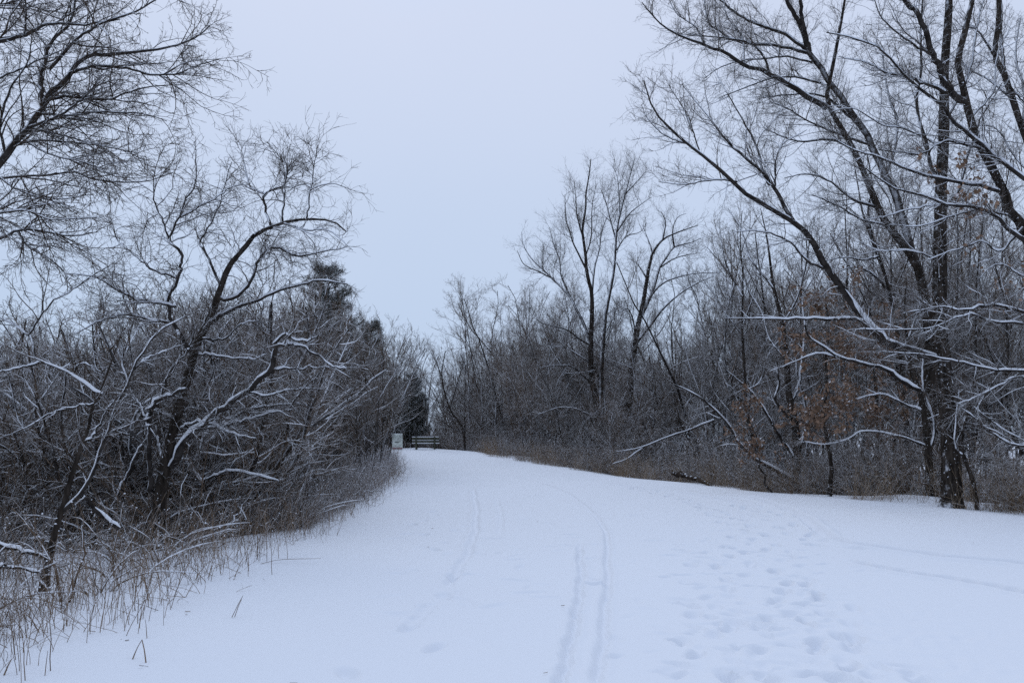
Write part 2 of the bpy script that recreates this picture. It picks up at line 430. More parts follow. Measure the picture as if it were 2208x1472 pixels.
def hero(name, label, cat, depth, limbs, seed, twig=1.0, trunk_mat=None, limb_mat=None, twig_mat=None, ground=True, dspread=0.35,
         l1=(0.5, 1.5), l2=(0.2, 0.6), l3=(0.08, 0.25), per=(3.0, 5.0, 5.0), up=0.05, crook=0.5, leaves=None, flare=1.5, snow=1.0, dens=2.5, rk1=0.0085, wob1=0.15, base_px=None, group=None):
    """limbs: (w0_px, w1_px, [(px,py),...][, depth drift]) - the first is the trunk; a limb starts where it touches an earlier one"""
    rng = np.random.default_rng(seed)
    K = 22
    pts_px, pts_d, Ps, Rs = [], [], [], []
    for n, lb in enumerate(limbs):
        w0, w1, px = lb[:3]
        px = np.array(px, float)
        if n == 0:
            d0 = depth
        else:
            A = np.concatenate(pts_px); j = np.argmin(((A - px[0]) ** 2).sum(1)); d0 = np.concatenate(pts_d)[j]
        c = catmull(np.c_[px, np.zeros(len(px))], K)[:, :2]
        seg = np.concatenate([[0], np.cumsum(np.linalg.norm(np.diff(c, axis=0), axis=1))])
        lm = seg[-1] / FPX * d0
        if len(lb) > 3: drift = lb[3]
        elif n == 0: drift = 0.0
        else: drift = rng.choice([-1, 1]) * rng.uniform(0.4, 1) * dspread * lm
        u = seg / max(seg[-1], 1e-6)
        dd = d0 + drift * u ** 1.2
        P = np.array([at(a[0], a[1], b) for a, b in zip(c, dd)])
        R = np.interp(u, [0, 1], [w0, w1]) / FPX * dd / 2
        if n > 0:
            R = R * 0.86
            wv = np.zeros((K, 3))
            for fq in (2, 3.5, 6):
                wv += np.sin(np.linspace(0, 1, K)[:, None] * fq * 3.14 + rng.uniform(0, 6.28, 3)) * rng.normal(0, 1, 3) / fq
            P += wv * crook * 0.018 * min(lm, 5) * (u * (1.15 - u))[:, None] * 2.2
            P[1:-1] += rng.normal(0, 1, (K - 2, 3)) * crook * (R[1:-1, None] * 0.35 + 0.002)
        pts_px.append(c); pts_d.append(dd); Ps.append(P); Rs.append(R)
    base = Ps[0][0].copy()
    if ground:
        base[2] = float(terr(base[0], base[1])) - 0.05
        P = Ps[0]; h = P[0, 2] - base[2]
        if h > 0.15:                         # carry the trunk down to the ground
            ext = np.linspace(0, 1, 8)[:-1, None] * (P[0] - base)[None] + base
            P2 = np.concatenate([ext, P]); R2 = np.concatenate([np.full(7, Rs[0][0]) * np.linspace(1.12, 1, 7), Rs[0]])
        else:
            P2, R2 = P.copy(), Rs[0].copy(); P2[0, 2] = base[2]
        ss = np.concatenate([[0], np.cumsum(np.linalg.norm(np.diff(P2, axis=0), axis=1))])
        kk = 44
        u = np.linspace(0, 1, kk) ** 1.3 * ss[-1]
        P2 = np.stack([np.interp(u, ss, P2[:, q]) for q in range(3)], 1)
        R2 = np.interp(u, ss, R2) * (1 + (flare - 1) * np.exp(-u / 0.28))
        R2 *= 1 + 0.04 * rng.normal(0, 1, kk)
        Ps[0], Rs[0] = P2, R2
    t = thing(name, label, cat, base, group)
    tm, lm_, wm = trunk_mat or M_TRUNK, limb_mat or M_LIMB, twig_mat or M_TWIG
    Geo().tube(Ps[0][None], Rs[0][None], 12).build("trunk", tm, t, base)
    cap = Geo()
    for P, R in zip(Ps[1:], Rs[1:]):
        Geo().tube(P[None], R[None], 8).build("branch", lm_, t, base)
    P0 = np.stack(Ps[1:]) if len(Ps) > 1 else np.zeros((0, K, 3))
    R0 = np.stack(Rs[1:]) if len(Ps) > 1 else np.zeros((0, K))
    if snow:
        if len(P0): snowcap(cap, rng, P0, R0, snow)
    tw = Geo()
    src = [(P0, R0)]
    topP, topR = Ps[0][None][:, len(Ps[0]) // 3:], Rs[0][None][:, len(Ps[0]) // 3:]
    a = [grow(rng, P0, R0, per[0] * twig * 1.35, l1, (45, 14), 8, wob1, up, 0.12, 1, rk=rk1, rmin=0.004, maxr=0.7),
         grow(rng, topP, topR, per[0] * twig * 0.8, l1, (55, 14), 8, wob1, up, 0.0, 1, rk=rk1, rmin=0.004)]
    P1, R1 = np.concatenate([q[0] for q in a]), np.concatenate([q[1] for q in a])
    tw.tube(P1, R1, 4)
    if snow: snowcap(cap, rng, P1, R1, snow * 0.9, 0.0045, 4)
    P2, R2 = grow(rng, P1, R1, per[1] * dens, l2, (45, 15), 6, wob1 * 1.15, up * 0.8, 0.12, 1, rk=0.008, rmin=0.0028)
    tw.tube(P2, R2, 4)
    P3, R3 = grow(rng, P2, R2, per[2] * dens, l3, (45, 15), 3, 0.15, up * 0.5, 0.15, 1, rk=0.009, rmin=0.0022)
    tw.tube(P3, R3, 3)
    e, er = grow(rng, P0, R0, per[1] * 0.5, l2, (50, 15), 5, 0.18, up, 0.3, 1, rk=0.008, rmin=0.0028)
    tw.tube(e, er, 4)
    tw.build("twigs", wm, t, base)
    if snow: cap.build("snow_cover", M_CAP, t, base)
    if leaves:
        leaf_part(rng, np.concatenate([P2[:, -1], P2[:, 2], P3[:, -1]]), leaves, t, base)
    return t

def leaf_part(rng, pts, spec, parent, base):
    """withered leaves hanging on twig ends; spec = list of (px,py,depth,radius_m,keep) clumps or None"""
    pts = np.asarray(pts)
    if isinstance(spec, list):
        keep = np.zeros(len(pts))
        for px, py, d, r, k in spec:
            q = np.linalg.norm((pts - at(px, py, d)) * np.array([1, 0.4, 1]), axis=1) / r
            keep = np.maximum(keep, k * np.clip(1.6 - q, 0, 1))
    else:
        keep = np.full(len(pts), float(spec))
    pts = pts[rng.random(len(pts)) < keep]
    pts = np.repeat(pts, 4, 0) + rng.normal(0, 0.05, (len(pts) * 4, 3)) - np.array([0, 0, 0.03])
    M = len(pts)
    if M == 0: return
    ax = nrm(rng.normal(0, 1, (M, 3)) + np.array([0, 0, -0.9]))
    sd = nrm(np.cross(ax, rng.normal(0, 1, (M, 3))))
    nn = np.cross(ax, sd)
    l_ = rng.uniform(0.06, 0.12, (M, 1)); w_ = l_ * rng.uniform(0.28, 0.45, (M, 1))
    c = rng.uniform(-0.5, 0.5, (M, 1)) * w_
    V = np.stack([pts, pts + ax * l_ * 0.35 + sd * w_ + nn * c, pts + ax * l_ + nn * c * 0.6, pts + ax * l_ * 0.55 - sd * w_ + nn * c], 1).reshape(-1, 3)
    F = np.arange(M * 4).reshape(-1, 4)
    mesh_obj("dead_leaves", V, F, M_LEAF, parent, base, smooth=False)

# --- the crooked multi-stemmed tree at the left edge of the path
hero("gnarled_tree", "gnarled multi-stemmed bare tree with snow-lined arching limbs at the left edge of the path", "tree", 12.6, [
    (30, 3, [(335, 1155), (345, 1080), (359, 980), (378, 912), (397, 839), (413, 777), (429, 730), (446, 700), (462, 660), (478, 615), (495, 568), (522, 543), (543, 511), (576, 492), (611, 481), (639, 473), (685, 473), (717, 475), (747, 500)]),
    (22, 12, [(368, 1005), (400, 960), (437, 920), (455, 895), (490, 872), (530, 845), (560, 815), (583, 795), (590, 770), (590, 745)], -0.9),
    (10, 4, [(590, 748), (605, 742), (630, 741), (663, 752), (696, 774), (723, 790), (747, 793)]),
    (8, 3, [(590, 742), (617, 718), (630, 730), (663, 733), (687, 722)]),
    (7, 3, [(583, 797), (630, 794), (652, 794), (712, 793)]),
    (10, 4, [(440, 922), (481, 918), (535, 904), (590, 888), (630, 882)]),
    (9, 4, [(390, 922), (424, 910), (456, 912), (495, 931), (552, 944)], -0.8),
    (7, 2, [(535, 845), (576, 853), (617, 842), (652, 836), (698, 839)]),
    (6, 2, [(625, 884), (641, 853), (658, 831), (682, 815)]),
    (7, 3, [(492, 917), (522, 891), (549, 880), (625, 872), (658, 872)]),
    (15, 10, [(332, 1110), (325, 1040), (326, 986), (323, 923), (321, 908)], -0.4),
    (14, 7, [(321, 908), (323, 895), (331, 874), (353, 855), (378, 846), (402, 836)], -0.2),
    (8, 3, [(350, 850), (358, 820), (370, 796), (402, 758), (425, 700)]),
    (7, 3, [(319, 905), (304, 874), (288, 850), (270, 800), (262, 740)]),
    (11, 7, [(412, 760), (391, 725), (370, 692), (362, 650), (385, 600), (391, 568)], -0.4),
    (8, 1.5, [(391, 568), (391, 546), (364, 516), (378, 481), (389, 465), (402, 432), (418, 408), (424, 380), (422, 330), (418, 305)]),
    (5, 1.5, [(387, 469), (424, 451), (467, 424), (495, 402), (538, 400)]),
    (5, 1.2, [(364, 516), (351, 476), (334, 440), (332, 386), (340, 345), (359, 310)]),
    (7, 1.5, [(585, 488), (573, 451), (573, 419), (614, 397), (616, 353), (598, 332), (576, 304)]),
    (6, 1.5, [(609, 482), (609, 454), (614, 413), (617, 380), (639, 342)]),
    (5, 1.2, [(573, 420), (549, 410), (538, 397), (527, 348), (522, 321), (535, 299)]),
    (5, 1.2, [(660, 474), (671, 413), (677, 359), (685, 305)]),
    (5, 1.5, [(611, 481), (658, 495), (712, 499), (760, 540)]),
    (11, 2, [(470, 640), (510, 640), (549, 590), (557, 562), (579, 538), (600, 535), (638, 549), (698, 543), (752, 530)]),
    (12, 3, [(446, 700), (475, 681), (508, 662), (562, 645), (600, 632), (650, 618), (690, 607), (750, 612)]),
    (7, 3, [(420, 763), (446, 763), (495, 771), (543, 774), (576, 763)]),
    (7, 2, [(429, 730), (480, 730), (520, 700), (560, 690)]),
    (8, 2, [(380, 660), (330, 650), (280, 640), (210, 600), (150, 590)]),
    (8, 2, [(372, 695), (330, 690), (270, 680), (220, 690), (160, 720)]),
    (7, 2, [(385, 600), (340, 585), (300, 560), (255, 520), (240, 470)]),
    (7, 2, [(478, 615), (450, 560), (430, 520), (460, 470), (480, 420), (500, 350)]),
], 11, twig=3.0, flare=1.25, l1=(0.3, 1.2), l2=(0.25, 0.85), l3=(0.1, 0.32), per=(3.6, 4.6, 4.5), rk1=0.0095, wob1=0.22, up=0.0, crook=1.2, snow=1.15)

hero("leaning_tree", "slender pair of dark leaning stems with a snow streak beside the gnarled tree", "tree", 9.2, [
    (16, 2, [(97, 1245), (106, 1200), (120, 1143), (136, 1089), (152, 1035), (168, 986), (179, 950), (190, 926), (198, 885), (215, 845), (240, 780), (262, 720)]),
    (12, 3, [(136, 1100), (174, 1062), (196, 1024), (217, 964), (231, 918), (250, 885), (272, 845), (289, 798), (306, 764), (350, 709), (401, 679)], 0.8),
    (7, 3, [(180, 950), (198, 943), (217, 912), (232, 880), (260, 850)]),
    (8, 4, [(221, 849), (190, 828), (160, 811), (129, 794), (92, 781), (75, 771), (68, 737), (61, 723), (34, 703), (0, 684)], 0.5),
    (5, 2, [(61, 722), (102, 662), (153, 628), (190, 600), (235, 575)]),
    (6, 2, [(206, 868), (150, 880), (110, 890), (60, 920), (0, 945)]),
    (6, 2, [(92, 781), (50, 790), (0, 800), (-40, 806)]),
    (5, 2, [(160, 811), (165, 790), (190, 785), (215, 800)]),
    (5, 1.5, [(289, 798), (320, 770), (350, 760), (400, 740)]),
], 12, twig=1.7, rk1=0.010, l1=(0.3, 1.1), l2=(0.15, 0.4), per=(4, 5, 4), crook=1.0, snow=1.1)

# --- big tree whose trunk stands just outside the frame on the left
hero("oak_tree", "large bare tree leaning in from the top left with dense drooping twigs", "tree", 8.8, [
    (44, 30, [(-190, 1235), (-180, 1000), (-160, 780), (-150, 560), (-160, 330), (-150, 60), (-160, -200)]),
    (28, 3, [(-152, 520), (-60, 420), (11, 328), (45, 288), (75, 256), (91, 226), (106, 199), (136, 172), (163, 140), (195, 120), (226, 118), (317, 109), (385, 97), (430, 77), (453, 57)], 0.6),
    (9, 2, [(150, 158), (213, 143), (272, 147), (317, 159), (374, 159), (430, 140), (476, 127)]),
    (8, 2, [(106, 215), (145, 208), (192, 213), (238, 213), (283, 197), (328, 188), (390, 183)]),
    (13, 5, [(93, 226), (88, 180), (95, 140), (110, 90), (150, 50), (165, -10)]),
    (9, 2, [(60, 275), (113, 256), (159, 226), (192, 199), (224, 159)]),
    (16, 3, [(-158, 130), (-60, 95), (0, 88), (54, 77), (91, 61), (127, 52), (186, 54), (260, 40)], 0.4),
    (6, 3, [(54, 77), (54, 40), (54, 0), (50, -60)]),
    (9, 2.5, [(106, 150), (159, 91), (188, 68), (217, 50), (294, 25), (345, -5), (400, -20)]),
    (9, 2, [(-155, 360), (-80, 375), (0, 382), (95, 380), (164, 371), (213, 388), (304, 392), (373, 373)], 0.7),
    (9, 2.5, [(-150, 480), (-60, 470), (0, 460), (57, 455), (114, 472), (220, 468)], -0.3),
    (12, 2.5, [(-150, 560), (-60, 535), (0, 517), (38, 498), (76, 494), (152, 506), (210, 500)], 0.5),
    (6, 2, [(5, 335), (60, 305), (150, 305), (250, 320), (310, 345)]),
    (6, 2, [(40, 295), (100, 330), (180, 350), (250, 380)]),
    (6, 2, [(60, 275), (130, 290), (200, 310), (300, 330)]),
    (6, 2, [(0, 382), (40, 410), (110, 430), (200, 420)]),
    (6, 2, [(38, 498), (60, 530), (110, 560), (150, 600)]),
    (7, 2, [(80, 245), (140, 250), (220, 240), (300, 245), (360, 262)]),
    (8, 2, [(11, 328), (0, 270), (20, 200), (60, 130), (70, 60)]),
    (9, 3, [(-155, 250), (-60, 215), (0, 170), (60, 140), (130, 110)]),
    (8, 2, [(-155, 30), (-60, 20), (20, 5), (120, -20), (250, -40)]),
], 13, twig=2.3, dens=2.7, rk1=0.0105, l1=(0.4, 1.5), l2=(0.15, 0.45), l3=(0.06, 0.18), per=(4.2, 6, 6), up=-0.01, crook=0.7, snow=0.5)

# --- the big trunk at the right edge
hero("tall_tree", "tallest right-hand tree with the thickest dark trunk and a long snow-laden limb", "tree", 17.0, [
    (41, 10, [(2052, 1100), (2051, 985), (2042, 870), (2032, 777), (2026, 695), (2027, 590), (2027, 490), (2029, 400), (2034, 317), (2036, 249), (2036, 158), (2041, 90), (2046, 22), (2048, -60), (2055, -200)]),
    (24, 3, [(2020, 772), (1968, 756), (1923, 744), (1900, 731), (1882, 713), (1861, 688), (1825, 640), (1782, 580), (1760, 545), (1738, 509), (1711, 477), (1662, 449), (1608, 414), (1550, 361), (1509, 331), (1485, 312), (1433, 264), (1409, 231), (1390, 174)], -1.5),
    (11, 2, [(1711, 477), (1670, 409), (1646, 376), (1621, 351), (1591, 323), (1561, 291), (1528, 253), (1490, 207), (1470, 180)]),
    (7, 1.5, [(1660, 400), (1645, 370), (1629, 307), (1605, 266), (1572, 207), (1537, 147)]),
    (6, 1.5, [(1670, 409), (1672, 380), (1673, 340), (1690, 310), (1740, 280)]),
    (5, 1.5, [(1590, 392), (1540, 388), (1480, 398), (1420, 392)]),
    (4, 1.2, [(1485, 312), (1440, 295), (1400, 262), (1383, 225)]),
    (4, 1.2, [(1509, 331), (1490, 270), (1470, 230), (1440, 180)]),
    (10, 3, [(1862, 693), (1832, 686), (1799, 688), (1765, 685), (1702, 686), (1633, 685), (1561, 686)], 0.4),
    (8, 2, [(1782, 580), (1740, 560), (1700, 520), (1640, 500), (1590, 500)]),
    (8, 3, [(2036, 270), (2082, 180), (2100, 100), (2120, 0), (2130, -60)]),
    (10, 4, [(2029, 420), (2000, 330), (1980, 240), (1990, 150), (1985, 60), (1990, -40)]),
    (8, 3, [(2030, 460), (2070, 400), (2090, 320), (2120, 250), (2160, 180)]),
    (6, 2, [(2026, 560), (1960, 540), (1900, 540), (1850, 520)]),
    (6, 2, [(2034, 320), (1960, 280), (1900, 270), (1840, 235), (1790, 240)]),
    (6, 2, [(2036, 160), (2000, 110), (1950, 70), (1920, 10)]),
], 21, twig=2.0, rk1=0.0095, trunk_mat=M_TRUNK, per=(3.2, 5, 5), l1=(0.5, 1.6), l2=(0.25, 0.7), crook=0.8, flare=1.4, snow=1.1)

hero("slanting_tree", "bare tree with two dark trunks slanting up to the left behind the thickest trunk", "tree", 20.5, [
    (28, 4, [(2024, 1090), (2008, 900), (2004, 760), (1999, 675), (1988, 612), (1975, 564), (1948, 528), (1915, 487), (1893, 447), (1872, 395), (1841, 321), (1803, 258), (1784, 226), (1783, 200), (1790, 170), (1806, 90), (1822, 0), (1830, -60)]),
    (21, 13, [(1978, 575), (1961, 517), (1934, 436), (1909, 380), (1876, 312), (1844, 264), (1816, 215), (1789, 179), (1765, 140), (1740, 105)], 1.2),
    (14, 8, [(1745, 112), (1728, 60), (1700, 10), (1670, -60)]),
    (13, 7, [(1745, 112), (1738, 82), (1727, 27), (1722, -60)]),
    (16, 2, [(1783, 233), (1740, 207), (1692, 179), (1659, 158), (1605, 139), (1561, 114), (1523, 101), (1469, 79), (1428, 54), (1403, 30), (1384, 5)], -1.5),
    (10, 2.5, [(1740, 114), (1686, 101), (1632, 95), (1591, 90), (1550, 65), (1528, 46), (1518, 0), (1515, -40)]),
    (6, 3, [(1659, 158), (1640, 112), (1610, 92), (1550, 80), (1480, 75)]),
    (11, 4, [(1738, 108), (1700, 79), (1659, 62), (1618, 46), (1583, 24), (1547, -5), (1500, -40)]),
    (6, 2, [(1770, 180), (1713, 166), (1667, 168), (1618, 185), (1550, 212)]),
    (6, 2, [(1752, 135), (1694, 122), (1645, 128), (1591, 133), (1550, 147), (1520, 168)]),
    (5, 2, [(1605, 139), (1600, 80), (1570, 40), (1560, 0)]),
    (5, 1.5, [(1523, 101), (1500, 60), (1460, 30), (1440, -10)]),
    (8, 2, [(1844, 264), (1780, 210), (1700, 205), (1640, 212)]),
    (7, 2, [(1876, 312), (1810, 290), (1740, 260), (1700, 235), (1660, 220)]),
    (8, 2, [(1841, 321), (1790, 300), (1720, 305), (1650, 280)]),
    (9, 2, [(1893, 447), (1840, 430), (1790, 390), (1740, 375), (1690, 385)]),
    (8, 3, [(1909, 380), (1930, 320), (1935, 260), (1915, 200), (1900, 100)]),
    (6, 2, [(1915, 487), (1850, 470), (1800, 440), (1750, 420)]),
], 22, twig=2.5, rk1=0.0095, trunk_mat=M_TRUNK, per=(3.0, 4.5, 4.5), l1=(0.6, 1.8), l2=(0.25, 0.8), l3=(0.1, 0.35), crook=0.6, snow=0.7)

hero("leafy_oak", "oak with withered leaf clumps on snowy boughs reaching in from the right edge", "tree", 15.2, [
    (36, 9, [(2345, 1150), (2335, 900), (2290, 700), (2206, 490), (2179, 463), (2168, 422), (2146, 376), (2124, 333), (2105, 300), (2093, 256), (2082, 215), (2075, 177), (2065, 145), (2068, 113), (2079, 79), (2088, 34), (2098, 0), (2105, -60)]),
    (19, 10, [(2082, 220), (2048, 199), (2034, 154), (2009, 118), (1991, 68), (1968, 23), (1955, 0), (1930, -60)]),
    (18, 3, [(2290, 700), (2260, 440), (2208, 379), (2151, 333), (2131, 315), (2093, 290), (2059, 267), (2043, 245), (2002, 213), (1968, 188), (1946, 165), (1925, 140), (1889, 100), (1844, 84), (1783, 70)], -1.0),
    (11, 2, [(2050, 200), (2002, 183), (1968, 168), (1934, 161), (1900, 154), (1866, 136), (1810, 122)]),
    (12, 3, [(2230, 540), (2200, 512), (2150, 470), (2111, 447), (2056, 444), (1988, 422), (1934, 409), (1893, 384), (1863, 363)], -1.2),
    (11, 3, [(2160, 415), (2110, 400), (2054, 390), (1975, 371), (1934, 354), (1880, 335), (1839, 322), (1798, 300)], -0.7),
    (7, 2, [(2115, 448), (2037, 441), (1988, 447), (1920, 463), (1869, 474)]),
    (6, 2, [(2180, 465), (2108, 455), (2043, 468), (1988, 487), (1915, 485)]),
    (7, 3, [(2118, 322), (2043, 305), (2002, 327), (1975, 333), (1893, 322)]),
    (10, 3, [(2285, 690), (2208, 672), (2156, 661), (2120, 661), (2079, 668), (2036, 659), (2002, 666), (1957, 673)], -1.8),
    (9, 2, [(2285, 700), (2208, 698), (2127, 693), (2093, 682), (2048, 693), (2002, 704), (1900, 709), (1844, 710)], -1.2),
    (9, 3, [(2325, 800), (2208, 797), (2150, 797), (2093, 786), (2048, 779), (1980, 764), (1923, 759), (1894, 755)], -1.0),
    (7, 2, [(2330, 860), (2208, 810), (2160, 830), (2100, 860), (2060, 870)], -0.6),
    (9, 3, [(2335, 960), (2208, 960), (2150, 940), (2100, 900), (2070, 880)], -0.3),
    (8, 2, [(2206, 490), (2160, 540), (2110, 520), (2060, 540), (2000, 560)]),
    (8, 2, [(2260, 620), (2200, 590), (2150, 570), (2110, 600)]),
    (6, 2, [(2009, 118), (1960, 90), (1900, 40), (1880, -20)]),
    (6, 2, [(2093, 256), (2140, 200), (2150, 120), (2180, 60)]),
], 23, twig=2.4, rk1=0.010, per=(3.4, 5, 4.5), l1=(0.4, 1.3), l2=(0.2, 0.55), l3=(0.08, 0.25), up=0.03, crook=1.0, snow=1.1,
    leaves=[(2090, 400, 14.7, 0.4, 0.07), (2000, 350, 14.5, 0.25, 0.05), (2105, 520, 15, 0.22, 0.14), (2190, 600, 15, 0.4, 0.10), (2080, 370, 14.8, 0.25, 0.10), (2160, 640, 15, 0.2, 0.1)])

hero("forked_tree", "bare dark tree with a forked crown cut off by the right border of the picture", "tree", 18.5, [
    (26, 9, [(2330, 1130), (2320, 900), (2290, 600), (2250, 400), (2206, 283), (2184, 215), (2172, 181), (2161, 147), (2143, 120), (2152, 68), (2154, 0), (2150, -80)]),
    (10, 5, [(2165, 155), (2160, 100), (2158, 40), (2156, -60)], 0.6),
    (8, 3, [(2206, 283), (2208, 200), (2190, 120), (2200, 40)]),
    (7, 2, [(2184, 215), (2130, 170), (2090, 150), (2040, 110)]),
    (6, 2, [(2143, 120), (2110, 70), (2090, 60), (2050, 70)]),
    (6, 2, [(2172, 181), (2208, 220), (2230, 220)]),
    (7, 2, [(2250, 400), (2190, 340), (2150, 280), (2100, 270)]),
], 24, twig=2.2, rk1=0.010, per=(3.5, 5, 4), l1=(0.5, 1.4))

hero("snowy_stem", "thin dark stem plastered with snow just right of the thickest trunk", "tree", 16.6, [
    (9, 2, [(2108, 1108), (2100, 1044), (2089, 1013), (2075, 972), (2075, 931), (2087, 881), (2091, 850), (2102, 797), (2104, 718), (2104, 650), (2110, 560), (2120, 470)]),
    (7, 3, [(2080, 985), (2060, 960), (2062, 900), (2068, 840)]),
    (7, 2, [(2086, 885), (2068, 868), (2060, 840), (2050, 800)]),
    (6, 2, [(2090, 870), (2130, 900), (2170, 930), (2230, 960)]),
], 25, twig=1.2, trunk_mat=M_TRUNK, flare=1.1, per=(3, 5, 4), l1=(0.4, 1.2), snow=1.0)

hero("snow_streaked_tree", "dark trunk with thick white snow streaks immediately left of the thickest trunk", "tree", 19.0, [
    (18, 2, [(2010, 1100), (2000, 960), (1990, 876), (1982, 840), (1964, 797), (1958, 740), (1950, 680), (1955, 600)]),
    (12, 4, [(1982, 840), (1945, 820), (1919, 800), (1880, 788), (1845, 780), (1808, 770), (1780, 752), (1744, 727), (1735, 700)], -0.8),
    (6, 2, [(1808, 770), (1760, 762), (1700, 785), (1660, 800)]),
    (9, 5, [(1998, 985), (2014, 930), (2010, 890), (1990, 830), (1990, 770)], 0.4),
    (6, 2, [(1996, 960), (1941, 940), (1862, 930), (1824, 948), (1780, 957), (1734, 951)]),
    (7, 2, [(1992, 885), (1950, 870), (1910, 850), (1880, 852), (1820, 870)]),
], 26, twig=1.2, trunk_mat=M_TRUNK, per=(3, 5, 4), l1=(0.4, 1.2), snow=1.3)

hero("multistem_tree", "clump of snow-streaked stems spreading from one base left of the withered leaves", "tree", 22.5, [
    (20, 1.5, [(1712, 1055), (1718, 981), (1715, 913), (1702, 859), (1696, 777), (1688, 700), (1668, 620), (1655, 520), (1640, 450)]),
    (12, 3, [(1710, 1035), (1658, 1003), (1626, 989), (1596, 959), (1577, 924), (1544, 886), (1509, 856), (1482, 842), (1454, 829)], -1.2),
    (11, 5, [(1718, 990), (1734, 935), (1740, 905), (1735, 860), (1722, 820), (1715, 770)], 0.6),
    (9, 2, [(1712, 985), (1677, 935), (1658, 902), (1626, 851), (1590, 818), (1563, 796)]),
    (9, 4, [(1706, 870), (1720, 840), (1728, 790), (1735, 720), (1730, 650)]),
    (8, 4, [(1700, 900), (1675, 870), (1672, 855), (1680, 830), (1675, 780)]),
    (6, 2, [(1696, 777), (1660, 730), (1640, 670), (1600, 600)]),
    (6, 2, [(1688, 700), (1720, 640), (1740, 560), (1735, 480)]),
    (6, 2, [(1668, 620), (1620, 560), (1600, 500), (1570, 450)]),
], 27, twig=1.3, trunk_mat=M_TRUNK, per=(3, 4.5, 4), l1=(0.5, 1.5), l2=(0.2, 0.7), snow=1.2)

hero("pole_tree", "straight slim dark trunk standing among the brush right of centre", "tree", 26.0, [
    (9, 1.5, [(1630, 1000), (1622, 940), (1615, 913), (1607, 845), (1604, 777), (1600, 700), (1602, 600), (1596, 520), (1600, 455)]),
    (6, 2, [(1607, 845), (1640, 820), (1655, 770), (1690, 720)]),
    (5, 1.5, [(1602, 640), (1570, 580), (1555, 520), (1550, 470)]),
    (5, 1.5, [(1603, 700), (1630, 620), (1650, 540)]),
    (5, 1.5, [(1600, 720), (1560, 670), (1530, 620), (1500, 600)]),
], 28, twig=1.8, per=(3.5, 4.5, 4), l1=(0.5, 1.6), up=0.12)

hero("thin_leaning_tree", "bare tree leaning left with a crooked trunk in the middle of the right-hand wood", "tree", 25.0, [
    (15, 1.5, [(1962, 1095), (1957, 950), (1942, 760), (1918, 631), (1896, 553), (1880, 512), (1861, 463), (1850, 400), (1838, 330)]),
    (7, 2, [(1896, 553), (1860, 560), (1820, 555), (1780, 562)]),
    (7, 2, [(1918, 631), (1880, 590), (1840, 575), (1800, 590)]),
    (7, 3, [(1880, 512), (1872, 450), (1880, 400), (1870, 330)]),
    (8, 3, [(1942, 770), (1970, 700), (1990, 640), (2020, 580), (2030, 500)]),
], 29, twig=1.6, per=(3.5, 4.5, 4), l1=(0.5, 1.6))

# --- the two tall trees standing clear of the wood in the middle
hero("twin_trunk_tree", "tallest tree in the middle of the picture with two close upright trunks against the sky", "tree", 40.0, [
    (16, 2, [(1297, 955), (1292, 921), (1285, 860), (1275, 811), (1274, 738), (1277, 664), (1275, 626), (1265, 589), (1263, 552), (1258, 516), (1255, 491), (1263, 455), (1263, 418), (1270, 381), (1274, 344)]),
    (14, 2, [(1294, 940), (1298, 890), (1297, 823), (1299, 762), (1304, 701), (1309, 662), (1319, 613), (1326, 565), (1329, 503), (1336, 467), (1348, 418), (1361, 369), (1368, 342)], -0.6),
    (6, 2, [(1276, 640), (1282, 577), (1292, 540), (1297, 501), (1309, 467)]),
    (5, 1.5, [(1262, 577), (1238, 528), (1231, 508), (1220, 470), (1218, 420)]),
    (8, 1.5, [(1274, 738), (1258, 696), (1241, 664), (1231, 643), (1209, 618), (1189, 599), (1172, 582), (1148, 560), (1128, 528), (1125, 500)]),
    (5, 1.2, [(1231, 643), (1211, 596), (1206, 560), (1194, 528), (1185, 490)]),
    (4, 1.2, [(1189, 599), (1160, 585), (1130, 570), (1115, 540)]),
    (5, 1.5, [(1270, 780), (1221, 750), (1180, 745)]),
    (5, 1.5, [(1274, 745), (1253, 733), (1221, 711), (1175, 699), (1153, 686)]),
    (6, 1.5, [(1274, 825), (1236, 792), (1206, 787), (1165, 792)]),
    (5, 1.5, [(1329, 520), (1314, 467), (1307, 437), (1295, 406)]),
    (5, 1.2, [(1330, 500), (1356, 462), (1383, 440), (1405, 425)]),
    (4, 1.2, [(1258, 516), (1245, 470), (1242, 430), (1238, 390)]),
    (4, 1.2, [(1336, 467), (1335, 420), (1330, 380), (1322, 360)]),
    (4, 1.2, [(1263, 552), (1275, 510), (1276, 450), (1285, 400)]),
    (4, 1.2, [(1329, 540), (1350, 510), (1380, 500), (1395, 480)]),
    (4, 1.2, [(1348, 418), (1375, 390), (1392, 370)]),
    (5, 1.5, [(1297, 830), (1285, 800), (1260, 803), (1215, 805)]),
    (5, 1.5, [(1290, 900), (1262, 890), (1240, 880), (1205, 878), (1160, 893)]),
], 31, twig=1.8, trunk_mat=M_TRUNK, per=(2.4, 3.2, 3.0), l1=(0.9, 2.4), l2=(0.5, 1.4), l3=(0.2, 0.7), up=0.12, crook=0.2, snow=0.5)

